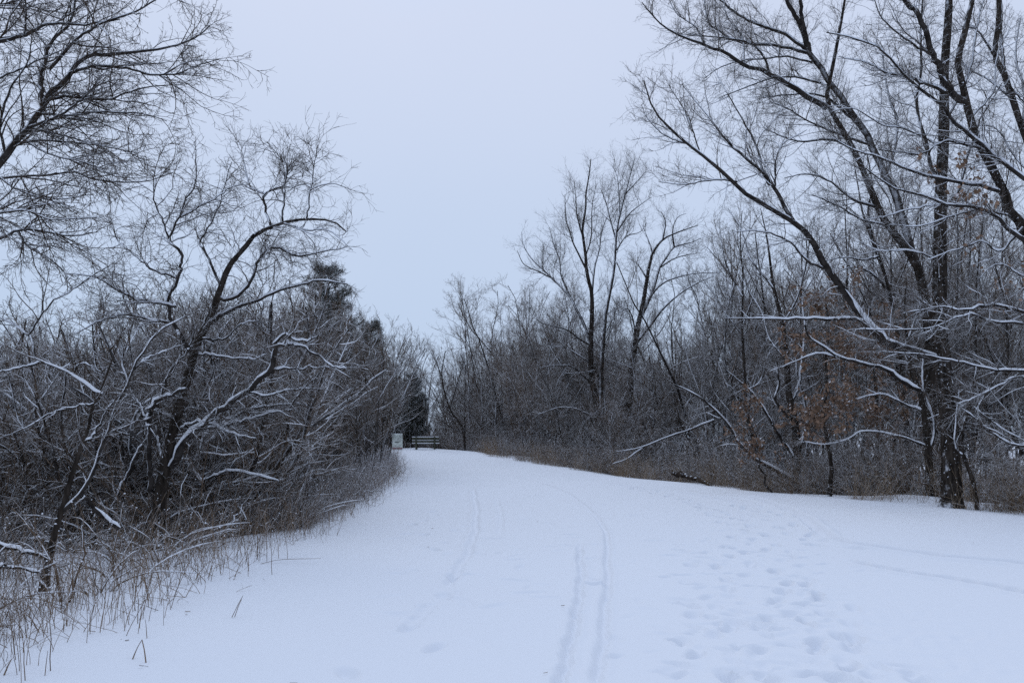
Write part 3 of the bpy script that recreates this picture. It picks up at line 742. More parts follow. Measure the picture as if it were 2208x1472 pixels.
hero("vase_tree", "vase-shaped tree with limbs fanning out right beside the two close upright trunks", "tree", 37.0, [
    (20, 1.5, [(1340, 935), (1353, 889), (1358, 836), (1365, 775), (1370, 738), (1378, 689), (1387, 652), (1395, 601), (1402, 566), (1407, 545), (1429, 516), (1466, 499), (1505, 486)]),
    (11, 1.5, [(1378, 689), (1392, 662), (1407, 626), (1422, 577), (1436, 557), (1454, 533), (1490, 523), (1512, 513)]),
    (6, 1.5, [(1395, 655), (1405, 635), (1429, 611), (1466, 596), (1502, 589), (1554, 588)]),
    (9, 1.5, [(1371, 740), (1400, 704), (1429, 667), (1466, 633), (1502, 611), (1539, 596)]),
    (5, 1.2, [(1429, 516), (1435, 480), (1425, 455)]),
    (5, 1.2, [(1407, 545), (1395, 510), (1385, 485)]),
    (5, 1.2, [(1422, 577), (1460, 555), (1510, 545)]),
    (5, 1.2, [(1395, 601), (1375, 570), (1360, 560)]),
    (5, 1.2, [(1454, 533), (1450, 500), (1460, 470), (1480, 460)]),
    (5, 1.2, [(1370, 738), (1365, 690), (1350, 665), (1320, 690)]),
], 32, twig=1.9, trunk_mat=M_TRUNK, per=(2.6, 3.4, 3.0), l1=(0.7, 2.0), l2=(0.4, 1.1), l3=(0.2, 0.6), up=0.1, crook=0.25, snow=0.5)

hero("trailside_tree", "small leaning tree with snowy low branches just right of the bench", "tree", 52.0, [
    (5, 1.6, [(1002, 960), (996, 920), (970, 881), (953, 813), (960, 757)]),
    (3.2, 1.2, [(1003, 953), (1002, 870), (1003, 800), (1000, 760)]),
    (2.2, 0.9, [(999, 935), (975, 922), (955, 908), (932, 890)], -1.5),
    (3, 1.2, [(970, 881), (945, 865), (925, 855)]),
    (3, 1.2, [(953, 813), (940, 780), (930, 760)]),
    (3, 1.2, [(970, 881), (985, 830), (1000, 780)]),
], 33, trunk_mat=M_TRUNK, limb_mat=M_TRUNK, twig=1.3, per=(2.0, 2.6, 2.2), l1=(0.8, 2.2), l2=(0.4, 1.2), l3=(0.2, 0.6), up=0.1, flare=1.1, snow=0.5, crook=0.3)

# ------------------------------------------------------------------ woods behind: generated trees and shrubs, copied
def wood_tree(name, label, cat, group, seed, h, stems, spread, lean, nl, d1, d2, d3, up, tr_mat, tw_mat, wob=0.08, r0=0.09, l2f=(0.05, 0.13), l3f=(0.025, 0.07), sides=4, angle=(40, 10), cap=0, rks=1.0):
    rng = np.random.default_rng(seed)
    K = 14
    P = np.zeros((stems, K, 3)); R = np.zeros((stems, K))
    for s in range(stems):
        a = rng.uniform(0, 6.28); ln = lean * rng.uniform(0.4, 1.2)
        D = nrm(np.array([math.cos(a) * ln, math.sin(a) * ln, 1.0]))
        hh = h * rng.uniform(0.75, 1.0) if s else h
        p = np.array([math.cos(a), math.sin(a), 0]) * spread * rng.uniform(0, 1); p[2] = -0.25
        for k in range(K):
            P[s, k] = p
            p = p + D * hh / (K - 1)
            D = nrm(D + rng.normal(0, wob, 3) + np.array([0, 0, up * 0.5]))
        R[s] = r0 * hh / h * rng.uniform(0.6, 1.0) * (1 - 0.85 * np.linspace(0, 1, K)) + 0.008
    t = thing(name, label, cat, (0, 0, 0), group)
    Geo().tube(P, R, 7).build("trunk", tr_mat, t)
    g = Geo()
    P1, R1 = grow(rng, P, R, nl / h, (h * 0.2, h * 0.42), angle, 10, wob * 1.1, up, 0.22, 1, rk=0.011 * rks, rmin=0.007, shrink=0.6, maxr=0.6)
    g.tube(P1, R1, 5)
    P2, R2 = grow(rng, np.concatenate([P1]), np.concatenate([R1]), d1, (h * l2f[0], h * l2f[1]), (42, 14), 7, wob * 1.5, up, 0.12, 1, rk=0.009 * rks, rmin=0.005)
    g.tube(P2, R2, sides)
    P3, R3 = grow(rng, P2, R2, d2, (h * l3f[0], h * l3f[1]), (42, 15), 5, wob * 1.8, up, 0.1, 1, rk=0.009, rmin=0.004)
    g.tube(P3, R3, 3)
    P4, R4 = grow(rng, P3, R3, d3, (h * l3f[0] * 0.5, h * l3f[1] * 0.6), (42, 15), 3, wob * 1.8, up, 0.1, 1, rk=0.009, rmin=0.0032)
    g.tube(P4, R4, 3)
    g.build("crown", tw_mat, t)
    if cap:
        c = Geo(); snowcap(c, rng, P, R, cap, 0.006, 5); snowcap(c, rng, P1, R1, cap, 0.006, 4)
        if rks > 1: snowcap(c, rng, P2, R2, cap, 0.005, 4)
        c.build("snow_cover", M_CAP, t)
    return t

def shrub(name, label, group, seed, h, n, tw_mat, arch=-0.06, dens=9, lean=0.6, thick=1.0, cap=0):
    rng = np.random.default_rng(seed)
    K = 9
    a = rng.uniform(0, 6.28, n); ln = rng.uniform(0.1, lean * 1.6, n)
    D = nrm(np.stack([np.cos(a) * ln, np.sin(a) * ln, np.ones(n)], 1))
    P = np.zeros((n, K, 3)); P[:, 0] = rng.normal(0, 0.28, (n, 3)); P[:, 0, 2] = -0.2
    L_ = h * rng.uniform(0.5, 1.25, n)
    for k in range(1, K):
        P[:, k] = P[:, k - 1] + D * (L_ / (K - 1))[:, None]
        D = nrm(D + rng.normal(0, 0.13, (n, 3)) + np.array([0, 0, arch]))
    R = thick * rng.uniform(0.007, 0.016, n)[:, None] * (1 - 0.75 * np.linspace(0, 1, K))[None]
    t = thing(name, label, "shrub", (0, 0, 0), group)
    g = Geo().tube(P, R, 5)
    P1, R1 = grow(rng, P, R, dens * 0.7, (h * 0.15, h * 0.45), (48, 15), 6, 0.2, arch * 0.3, 0.1, 1, rk=0.009, rmin=0.004)
    g.tube(P1, R1, 4)
    P2, R2 = grow(rng, P1, R1, dens, (h * 0.05, h * 0.2), (48, 15), 4, 0.2, 0, 0.1, 1, rk=0.009, rmin=0.003)
    g.tube(P2, R2, 3)
    g.build("stems", tw_mat, t)
    if cap:
        c = Geo(); snowcap(c, rng, P, R, cap, 0.005, 5); snowcap(c, rng, P1, R1, cap, 0.004, 4); c.build("snow_cover", M_CAP, t)
    return t

used = set()
def put(proto, x, y, rz, sc, sink=0.0):
    z = float(terr(x, y)) - sink
    if proto.name not in used:
        used.add(proto.name)
        proto.location = (x, y, z); proto.rotation_euler = (0, 0, rz); proto.scale = (sc, sc, sc)
        return proto
    return copy_thing(proto, (x, y, z), rz, sc)

def inview(x, y, m=1.12): return abs(x) < (1104 / FPX) * y * m + 2.0

rng = np.random.default_rng(77)
def pxx(x, y): return 1104 + x / y * FPX
def cap_l(px): return np.interp(px, [0, 200, 330, 600, 700, 780, 850, 900, 930], [615, 595, 565, 560, 600, 625, 690, 755, 820])
def cap_r(px): return np.interp(px, [900, 940, 1000, 1060, 1110, 1200, 1300, 1400, 1480, 1560, 1650, 1800, 2208], [860, 840, 755, 672, 640, 640, 645, 620, 570, 480, 440, 400, 340])
def hcap(x, y, top): return (930 - top) / FPX * y + 1.6 - float(terr(x, y))
def clear_l(x, y, r): return y > 57 or pxx(x + r, y) < 832
def clear_r(x, y, r):
    if y < 57 and pxx(x - r, y) < 962: return False
    return not (y < 17.6 and 1990 < pxx(x, y) < 2110)
GL, GR = "thicket trees left of the path", "bare trees of the wood right of the path"
LBL = "crooked bare thicket tree tangled among its neighbours in the wood left of the path"
thick = [wood_tree("thicket_tree", LBL, "tree", GL, 100 + i, 5.2, 3 + i % 2, 0.5, 0.38, 22, 5.5, 6.0, 3.5, 0.06, M_LIMB if i % 2 else M_GREY, [M_TWIG, M_TWIGB, M_TWIGG, M_TWIGB][i], wob=0.15, r0=0.06,
                   l2f=(0.07, 0.2), l3f=(0.04, 0.11), angle=(50, 15), cap=1.2, rks=1.35) for i in range(4)]
thick += [wood_tree("thicket_tree", "fine-twigged bushy tree in the row where the path bends out of sight on the left", "tree", "bushy trees at the bend of the path", 110 + i, 5.2, 6, 0.6, 0.26, 17, 5.0, 6.5, 6.0, 0.10, M_LIMB, [M_TWIGB, M_TWIGG][i], wob=0.11, r0=0.032,
                    l2f=(0.07, 0.19), l3f=(0.04, 0.11), angle=(38, 12), cap=0.8) for i in range(2)]
LBR = "bare upright tree in the close ranks of the wood right of the path"
tall = [wood_tree("woodland_tree", LBR, "tree", GR, 120 + i, 10.5, [2, 3, 4, 2][i], 0.45, [0.12, 0.24, 0.30, 0.22][i], 22, 5.0, 7.0, 7.0, 0.10, [M_LIMB, M_GREY, M_LIMB, M_TRUNK][i], [M_TWIGG, M_TWIGB, M_TWIGG, M_TWIGB][i],
                  wob=0.14, r0=0.062, angle=(46, 13), cap=0.7) for i in range(4)]
GS, GSR = "bare shrubs in the thicket left of the path", "brown shrubs along the right side of the path"
sh_l = [shrub("thicket_shrub", "tangled bare shrub dusted with snow in the thicket left of the path", GS, 140 + i, 2.3, 20, [M_TWIGB, M_TWIG, M_TWIGG][i]) for i in range(3)]
sh_l += [shrub("thicket_shrub", "tangled bare shrub dusted with snow in the thicket left of the path", GS, 145 + i, 2.0, 9, [M_TWIGG, M_TWIGB][i], dens=4.5, thick=1.9, cap=1.2, arch=-0.11, lean=0.9) for i in range(2)]
sh_r = [shrub("roadside_shrub", "brown bare shrub dusted with snow below the right edge of the path", GSR, 150 + i, 2.2, 24, [M_TWIGB, M_TWIGB, M_TWIGG][i], dens=11) for i in range(3)]

# left wood
nl = 0
for k in range(3000):
    y = 8 + 72 * rng.random() ** 1.2
    off = (2.4 if y < 22 else 1.2) + 26 * rng.random() ** 1.6
    x = float(xl(y)) - off
    if not inview(x, y): continue
    if y < 14.2: continue
    sc = min(hcap(x, y, cap_l(pxx(x, y))) / 5.4, 1.6) * rng.uniform(0.72, 1.0)
    if not clear_l(x, y, 2.1 * sc): continue
    put(thick[rng.integers(4, 6) if y > 22 and off < 9 else rng.integers(4)], x, y, rng.uniform(0, 6.28), sc)
    nl += 1
    if nl >= 250: break
for px, d, top in [(660, 22, 620), (690, 29, 645), (735, 30, 650), (712, 26, 680), (760, 27, 660), (700, 26, 640), (740, 24, 660), (775, 28, 640), (800, 31, 660), (800, 34, 680), (798, 37, 690), (850, 64, 700), (878, 70, 735), (905, 72, 760), (925, 74, 790), (796, 29, 700), (790, 25, 720), (796, 46, 690), (835, 58, 705), (60, 15.5, 610), (150, 17, 630), (10, 18, 600), (240, 18, 580), (330, 19, 600), (420, 20, 590), (520, 20, 600), (590, 21, 610)]:
    q = at(px, 900, d)
    hgt = (930 - top) / FPX * d + 1.6 - float(terr(q[0], d))
    put(thick[rng.integers(4, 6) if d > 21.5 else rng.integers(4)], q[0], d, rng.uniform(0, 6.28), hgt / 5.5)
for k in range(58):
    px, d = rng.uniform(-70, 700), rng.uniform(14.6, 23)
    q = at(px, 900, d)
    if q[0] > xl(d) - 2.2: continue
    put(thick[rng.integers(4)], q[0], d, rng.uniform(0, 6.28), hcap(q[0], d, cap_l(px)) / 5.6 * rng.uniform(0.7, 1.0))
for px, d, top in [(360, 15.2, 560), (430, 15.8, 540), (500, 15.4, 545), (560, 16.4, 555), (310, 15.6, 575), (610, 17, 580), (470, 17, 530)]:
    q = at(px, 900, d)
    put(thick[rng.integers(4)], q[0], d, rng.uniform(0, 6.28), hcap(q[0], d, top) / 5.4)
for k in range(46):
    px, d = rng.uniform(-70, 600), rng.uniform(13.5, 19)
    q = at(px, 900, d)
    if q[0] > xl(d) - 1.6: continue
    put(sh_l[rng.integers(5)], q[0], d, rng.uniform(0, 6.28), rng.uniform(0.7, 1.1))
ns = 0
for k in range(2000):
    y = 6.5 + 56 * rng.random() ** 1.35
    off = 0.5 + 14 * rng.random() ** 1.8
    x = float(xl(y)) - off
    if not inview(x, y): continue
    sc = rng.uniform(0.4, 0.7) if off < 1.6 else rng.uniform(0.7, 1.15)
    if not clear_l(x, y, (1.5 if y > 22 else 0.9) * sc): continue
    if y < 13.4:
        if off < 0.9: continue
        sc = rng.uniform(0.35, 0.65)
    put(sh_l[rng.integers(3, 5) if (y < 17 and rng.random() < 0.8) or rng.random() < 0.25 else rng.integers(3)], x, y, rng.uniform(0, 6.28), sc)
    ns += 1
    if ns >= 200: break
# right wood
for px, d, top in [(985, 66, 760), (1015, 60, 705), (1035, 64, 665), (1060, 60, 645), (1085, 66, 640), (1110, 58, 640), (1140, 62, 625), (1165, 57, 640), (1195, 60, 630), (1220, 54, 660),
                   (1250, 58, 640), (1300, 56, 640), (1340, 60, 610), (1400, 50, 640), (1440, 47, 600), (1480, 42, 560), (1510, 46, 560), (1540, 36, 490), (1565, 40, 470), (1590, 34, 445), (1625, 38, 450), (1650, 34, 440), (1690, 38, 460),
                   (1730, 36, 430), (1780, 32, 420), (1815, 36, 380), (1850, 30, 400), (1900, 34, 330), (1950, 32, 340), (2000, 36, 300), (2050, 30, 380), (2090, 34, 320), (2120, 28, 380), (2180, 30, 360), (2230, 28, 340)]:
    q = at(px, 900, d)
    hgt = (930 - top) / FPX * d + 1.6 - float(terr(q[0], d))
    put(tall[rng.integers(4)], q[0], d, rng.uniform(0, 6.28), hgt / (9.4 if px < 1280 else 10.6))
nr_ = 0
for k in range(4000):
    y = 20 + 75 * rng.random() ** 1.1
    off = 2.0 + 40 * rng.random() ** 1.3
    x = float(xr(y)) + off
    if not inview(x, y): continue
    sc = min(hcap(x, y, cap_r(pxx(x, y))) / (9.6 if pxx(x, y) < 1280 else 11.5 if pxx(x, y) < 1500 else 10.6), 1.3) * rng.uniform(0.6, 0.98)
    if off < 4: sc *= 0.7
    if not clear_r(x, y, 1.2): continue
    put(tall[rng.integers(4)], x, y, rng.uniform(0, 6.28), sc)
    nr_ += 1
    if nr_ >= 255: break
ns = 0
for k in range(3000):
    y = 15 + 52 * rng.random() ** 1.1
    off = 0.9 + 16 * rng.random() ** 1.6
    x = float(xr(y)) + off
    if not inview(x, y): continue
    if not clear_r(x, y, 1.2): continue
    put(sh_r[rng.integers(3)], x, y, rng.uniform(0, 6.28), rng.uniform(0.4, 0.75) if off < 2.0 else rng.uniform(0.75, 1.4))
    ns += 1
    if ns >= 230: break

# ------------------------------------------------------------------ evergreens
def pine(name, label, x, y, h, w, seed, nwhorl=16):
    rng = np.random.default_rng(seed)
    z = float(terr(x, y))
    t = thing(name, label, "tree", (x, y, z))
    K = 12
    P = np.stack([np.zeros(K), np.zeros(K), np.linspace(-0.2, h, K)], 1)[None]
    P[0, :, :2] += rng.normal(0, 0.02, (K, 2))
    Geo().tube(P, (0.13 * (1 - 0.9 * np.linspace(0, 1, K)))[None], 7).build("trunk", M_LIMB, t)
    Bs = []
    for k in range(nwhorl * 6):
        u = rng.uniform(0.08, 0.98)
        a = rng.uniform(0, 6.28)
        l_ = w * (1 - u) ** 0.42 * rng.uniform(0.65, 1.15) + 0.15
        d = nrm(np.array([math.cos(a), math.sin(a), rng.uniform(0.1, 0.6)]))
        q = np.array([0, 0, u * h]) + d[None] * np.linspace(0, l_, 7)[:, None]
        q[:, 2] += np.linspace(0, 1, 7) ** 2 * 0.2 * l_
        Bs.append(q)
    B = np.array(Bs); R = np.full(B.shape[:2], 0.014)
    Geo().tube(B, R, 4).build("branches", M_LIMB, t)
    P1, R1 = grow(rng, B, R, 7, (0.2, 0.55), (45, 12), 5, 0.1, 0.12, 0.2, 1, rmin=0.006)
    A = np.concatenate([P1.reshape(-1, 3), B[:, 3:].reshape(-1, 3)])
    A = np.repeat(A, 8, 0) + rng.normal(0, 0.05, (len(A) * 8, 3))
    d = nrm(rng.normal(0, 1, A.shape) + np.array([0, 0, 0.6])); s = nrm(np.cross(d, rng.normal(0, 1, A.shape)))
    l_ = rng.uniform(0.07, 0.14, (len(A), 1))
    V = np.stack([A - s * 0.007, A + s * 0.007, A + d * l_ + s * 0.002, A + d * l_ - s * 0.002], 1).reshape(-1, 3)
    mesh_obj("needles", V, np.arange(len(V)).reshape(-1, 4), M_NEEDLE, t, None, smooth=False)
    return t
p = at(700, 950, 33)
pine("pine_tree", "dark green pine rising behind the bare branches on the left", p[0], 33, 8.2, 1.75, 301, 46)
p = at(796, 950, 38)
pine("pine_tree", "smaller dark green pine tip showing right of the taller pine", p[0], 38, 6.4, 1.2, 302, 30)
p = at(888, 950, 63)
pine("cedar_tree", "dark evergreen behind the sign and the bench at the far end of the path", p[0], 63, 5.6, 1.5, 303, 44)

# young oak that kept its leaves
def young_oak(label, px, py, d, h, seed, keep):
    rng = np.random.default_rng(seed)
    b = at(px, py, d); b[2] = float(terr(b[0], b[1]))
    t = thing("young_oak", label, "tree", b)
    K = 14
    P = np.stack([rng.normal(0, 0.075, K).cumsum(), rng.normal(0, 0.075, K).cumsum(), np.linspace(-0.2, h, K)], 1)[None]
    R = (0.05 * h / 5 * (1 - 0.85 * np.linspace(0, 1, K)) + 0.006)[None]
    Geo().tube(P, R, 7).build("trunk", M_TRUNK, t)
    g = Geo()
    P1, R1 = grow(rng, P, R, 42 / h, (h * 0.18, h * 0.36), (62, 12), 9, 0.1, 0.02, 0.25, 1, rk=0.008, rmin=0.005, shrink=0.4)
    P2, R2 = grow(rng, P1, R1, 7, (0.25, 0.7), (45, 14), 6, 0.15, 0.02, 0.15, 1, rmin=0.004)
    P3, R3 = grow(rng, P2, R2, 5, (0.1, 0.3), (45, 14), 4, 0.15, 0.0, 0.1, 1, rmin=0.003)
    g.tube(P1, R1, 5).tube(P2, R2, 4).tube(P3, R3, 3).build("branches", M_TWIG, t)
    leaf_part(rng, np.concatenate([P3[:, -1], P3[:, 2], P2[:, -1]]), keep, t, None)
    return t
young_oak("young oak still holding masses of withered brown leaves left of the thickest trunk", 1795, 1090, 20.0, 5.0, 401, 0.6)
young_oak("low young oak with pale brown leaves beside the clump of snow-streaked stems", 1672, 1075, 21.2, 2.5, 402, 0.42)
young_oak("young oak with sparse brown leaves high behind the withered clumps", 1885, 1090, 23.0, 6.4, 403, 0.6)

# ------------------------------------------------------------------ dry weeds and grass along both edges
def weeds(name, label, seed, n, place, hgt, mat, puff=0.25, lean=0.35):
    rng = np.random.default_rng(seed)
    XY = place(rng, n)
    n = len(XY)
    K = 6
    P = np.zeros((n, K, 3)); P[:, 0, :2] = XY; P[:, 0, 2] = terr(XY[:, 0], XY[:, 1]) - 0.03
    a = rng.uniform(0, 6.28, n); q = np.abs(rng.normal(0, lean, n))
    broken = rng.random(n) < 0.2
    q = np.where(broken, rng.uniform(0.8, 2.5, n), q)
    D = nrm(np.stack([np.cos(a) * q, np.sin(a) * q, np.ones(n)], 1))
    H = rng.uniform(hgt[0], hgt[1], n)
    for k in range(1, K):
        P[:, k] = P[:, k - 1] + D * (H / (K - 1))[:, None]
        D = nrm(D + rng.normal(0, 0.10, (n, 3)) + np.stack([np.cos(a), np.sin(a), -0.3 * np.ones(n)], 1) * 0.05)
    R = rng.uniform(0.0018, 0.0042, n)[:, None] * np.linspace(1, 0.5, K)[None]
    g = Geo().tube(P, R, 3)
    P1, R1 = grow(rng, P, R, 3.5, (0.06, 0.22), (40, 15), 4, 0.2, 0.0, 0.35, 1, rk=0.008, rmin=0.0016)
    g.tube(P1, R1, 3)
    g.build(name, mat)
    o = bpy.data.objects[g and COL.objects[-1].name]
    props(o, label, "weeds", kind="stuff")
    # snow clumps on seed heads
    c = np.concatenate([P[:, -1], P1[:, -1]])
    c = c[rng.random(len(c)) < puff]
    if len(c):
        s = rng.uniform(0.004, 0.013, (len(c), 1, 1))
        octa = np.array([[1, 0, 0], [0, 1, 0], [-1, 0, 0], [0, -1, 0], [0, 0, .8], [0, 0, -.6]], float)
        V = (c[:, None] + octa[None] * s * rng.uniform(0.4, 1.6, (len(c), 6, 1))).reshape(-1, 3)
        tri = np.array([[0, 1, 4], [1, 2, 4], [2, 3, 4], [3, 0, 4], [1, 0, 5], [2, 1, 5], [3, 2, 5], [0, 3, 5]])
        F = (np.arange(len(c))[:, None, None] * 6 + tri[None]).reshape(-1, 3)
        mesh_obj("snow_clumps", V, F, M_CAP, o)

def edge_l(rng, n):
    y = 5.2 + 42 * rng.random(n) ** 1.7
    off = rng.normal(0.5, 0.5, n) + 0.22 * np.sin(y * 2.3) + 0.15 * np.sin(y * 5.1)
    off = np.where(off < -0.1, off * 0.6, off)
    return np.stack([xl(y) - off, y], 1)
def deep_l(rng, n):
    y = 6 + 45 * rng.random(n) ** 1.5
    return np.stack([xl(y) - 0.8 - 6 * rng.random(n) ** 1.3, y], 1)
def edge_r(rng, n):
    y = 14 + 36 * rng.random(n) ** 1.2
    g = np.sin(y * 2.1) + np.sin(y * 0.83 + 1.3) + np.sin(y * 4.7 + 0.4) + rng.normal(0, 0.7, n)
    y = y[g > -0.2]; n = len(y)
    return np.stack([xr(y) + 0.15 + np.abs(rng.normal(0, 0.8, n)) + 0.25 * np.sin(y * 3.3), y], 1)
def frost_r(rng, n):
    y = 20 + 34 * rng.random(n)
    g = np.sin(y * 1.7 + 2) + np.sin(y * 0.6) + rng.normal(0, 0.6, n)
    y = y[g > 0]; n = len(y)
    return np.stack([xr(y) + 0.6 + np.abs(rng.normal(0, 1.6, n)), y], 1)
weeds("dry_weeds", "dry brown weed stalks poking out of the snow along the left edge of the path", 501, 3000, edge_l, (0.2, 0.75), M_WEED, puff=0.12)
weeds("undergrowth", "tangled dry undergrowth speckled with snow on the floor of the left thicket", 502, 4500, deep_l, (0.3, 1.2), M_WEED, puff=0.5, lean=0.8)
def frost_l(rng, n):
    y = 14 + 24 * rng.random(n)
    return np.stack([xl(y) - 0.1 - np.abs(rng.normal(0, 0.8, n)), y], 1)
weeds("frosted_weeds", "pale frosted weeds and grass in front of the thicket where the path bends", 504, 3500, frost_l, (0.3, 1.1), M_FROST, puff=0.5, lean=0.5)
weeds("frosted_brush", "low tangled frosted brush between the right edge of the path and the wood", 505, 6000, frost_r, (0.5, 1.7), M_FROST2, puff=0.3, lean=0.9)
weeds("dry_grass", "tan dry grass along the right edge of the snowy path", 503, 9000, edge_r, (0.35, 1.15), M_TAN, puff=0.12, lean=0.4)

# ------------------------------------------------------------------ single stalks, fallen wood
def stalk(label, segs, r=0.004, name="dead_stalk"):
    base = gp(*segs[0][0])
    t = None
    g = Geo()
    for s in segs:
        b = gp(*s[0]); d = b[1]
        Q = [b + np.array([0, 0, -0.02])] + [at(px, py, d + (k + 1) * 0.03) for k, (px, py) in enumerate(s[1:])]
        g.tube(catmull(Q, 8)[None], np.linspace(r, r * 0.6, 8)[None], 5)
    o = g.build(name, M_WEED, None, base)
    o.location = base
    props(o, label, "stalk")
stalk("bent brown stalk forming an upside-down V on the snow at lower left", [[(286, 1414), (296, 1395), (306, 1378)], [(315, 1422), (311, 1400), (306, 1378)]], 0.005)
stalk("short pair of slanting stalks alone on the snow in the left foreground", [[(500, 1325), (512, 1305), (524, 1283)], [(506, 1324), (514, 1306), (521, 1291)]], 0.004)
stalk("dark slanting stick in the bottom left corner", [[(8, 1450), (18, 1432), (26, 1418)]], 0.006)
stalk("thin upright stalk right of the corner stick", [[(97, 1450), (100, 1425), (103, 1402)]], 0.003)
stalk("thin stalk standing above the upside-down V", [[(317, 1369), (315, 1350), (313, 1334)]], 0.003)
stalk("long thin stalk lying flat across the snow beside the weeds", [[(556, 1213), (600, 1206), (650, 1204), (692, 1203)]], 0.004)

def litter():
    rng = np.random.default_rng(66)
    n = 50
    y = 4.8 + 26 * rng.random(n) ** 1.6
    f = np.where(rng.random(n) < 0.6, rng.beta(1, 7, n), rng.random(n))
    x = xl(y) + 0.1 + f * (xr(y) - xl(y))
    P = np.zeros((n, 4, 3)); a = rng.uniform(0, 6.28, n); l_ = rng.uniform(0.012, 0.05, n)
    for k in range(4):
        P[:, k, 0] = x + np.cos(a) * l_ * k / 3 + rng.normal(0, 0.004, n); P[:, k, 1] = y + np.sin(a) * l_ * k / 3
    P[..., 2] = terr(P[..., 0], P[..., 1]) + rng.uniform(-0.004, 0.02, (n, 1))
    o = Geo().tube(P, np.repeat(rng.uniform(0.0015, 0.0035, n)[:, None], 4, 1), 4).build("twig_litter", M_WEED)
    props(o, "scattered specks of broken twig and leaf lying on the snow", "litter", kind="stuff")
litter()

def fallen(label, segs, seed, depth=None, name="fallen_branch"):
    rng = np.random.default_rng(seed)
    t = None
    for n, (w0, w1, px, d0, d1) in enumerate(segs):
        Q = np.array([at(a, b, d0 + (d1 - d0) * k / (len(px) - 1)) for k, (a, b) in enumerate(px)])
        P = catmull(Q, 16); P[1:-1] += rng.normal(0, 0.006, (14, 3))
        R = np.linspace(w0, w1, 16) / FPX * d0 / 2
        if t is None:
            base = P[0].copy(); t = thing(name, label, "branch", base)
        Geo().tube(P[None], R[None], 8).build("limb", M_LIMB, t, base)
        c = Geo(); snowcap(c, rng, P[None], R[None], 1.3); c.build("snow_cover", M_CAP, t, base)
        P1, R1 = grow(rng, P[None], R[None], 4, (0.2, 0.6), (45, 14), 6, 0.15, 0.02, rmin=0.003)
        if len(P1): Geo().tube(P1, R1, 4).build("twigs", M_TWIG, t, base)
fallen("snow-covered fallen limb hanging over the weeds below the leaning stems", [(9, 6, [(256, 1140), (209, 1103), (188, 1075), (163, 1089)], 9.6, 9.2)], 601)
fallen("thick snowy branch lying low at the left border above the weeds", [(10, 7, [(-60, 1155), (0, 1173), (60, 1190), (104, 1200)], 8.6, 8.9)], 602)
fallen("dark snowy branch crossing the left border near the ground", [(10, 6, [(-60, 1235), (0, 1222), (16, 1220), (85, 1233)], 7.8, 8.0)], 603)
fallen("snow-lined stem leaning left behind the gnarled trunk", [(12, 7, [(236, 1110), (261, 1056), (280, 1016), (299, 972), (318, 946)], 13.6, 13.4)], 604)
fallen("snow-plastered broken stem leaning against the gnarled trunk", [(12, 8, [(366, 1040), (353, 991), (345, 959), (338, 918)], 13.4, 13.7)], 605)
fallen("pale snow-coated stem slanting right of the gnarled trunk", [(9, 6, [(460, 1090), (435, 1037), (416, 1005), (408, 975)], 13.9, 14.1), (6, 4, [(438, 1035), (470, 1022), (510, 1014), (600, 1035)], 13.9, 13.2)], 606)
fallen("long bowed snow-covered limb lying in the brush right of the middle", [(5, 2, [(1540, 905), (1490, 925), (1440, 942), (1380, 965), (1330, 973)], 30, 31), (3, 1.5, [(1390, 962), (1350, 990), (1320, 1000)], 31, 30)], 607)
fallen("snow-lined bent stem leaning on the path-side brush at left", [(6, 4, [(585, 1120), (600, 1095), (620, 1060), (640, 1030), (662, 1000)], 15.5, 15.8)], 608)

frng = np.random.default_rng(808)
proto = None
for k in range(26):
    y = frng.uniform(9.5, 20); x = float(xl(y)) - frng.uniform(0.7, 4.5)
    if proto is None:
        m = 5; protos = []
        for j in range(m):
            Q = np.array([[0, 0, 0.05], [0.5, 0, 0.16], [1.0, 0.05, 0.22], [1.6, 0, 0.40]]) + frng.normal(0, 0.12, (4, 3))
            P = catmull(Q, 14); P[1:] += frng.normal(0, 0.018, (13, 3)); R = np.linspace(0.026, 0.009, 14)
            t = thing("fallen_branch", "snow-topped dead branch lying on the floor of the left thicket", "branch", (0, 0, 0), "fallen branches on the thicket floor")
            Geo().tube(P[None], R[None], 7).build("limb", M_LIMB, t)
            c = Geo(); snowcap(c, frng, P[None], R[None], 1.0); c.build("snow_cover", M_CAP, t)
            P1, R1 = grow(frng, P[None], R[None], 5, (0.25, 0.8), (45, 14), 6, 0.2, 0.03, rmin=0.005)
            Geo().tube(P1, R1, 4).build("twigs", M_TWIG, t); protos.append(t)
        proto = protos
    z = float(terr(x, y)) + frng.uniform(0, 0.35)
    if k < 5:
        proto[k].location = (x, y, z); proto[k].rotation_euler = (0, 0, frng.uniform(0, 6.28)); proto[k].scale = (0.7, 0.7, 0.7)
    else:
        copy_thing(proto[k % 5], (x, y, z), frng.uniform(0, 6.28), frng.uniform(0.5, 0.95))

def log():
    P = catmull([gp(1520, 1052) + np.array([0.35, 0.6, 0.05]), gp(1485, 1046) + np.array([0.2, 0.3, 0.18]), gp(1455, 1040) + np.array([0.0, 0.2, 0.30])], 14)
    b = P[0].copy(); t = thing("fallen_log", "dark fallen log at the right edge of the snow near the middle", "log", b)
    R = np.linspace(0.05, 0.085, 14) * (1 + 0.1 * np.random.default_rng(4).normal(0, 1, 14)); R[-1] *= 0.5; P += np.random.default_rng(8).normal(0, 0.02, P.shape)
    Geo().tube(P[None], R[None], 12).build("trunk", M_LOG, t, b)
log()

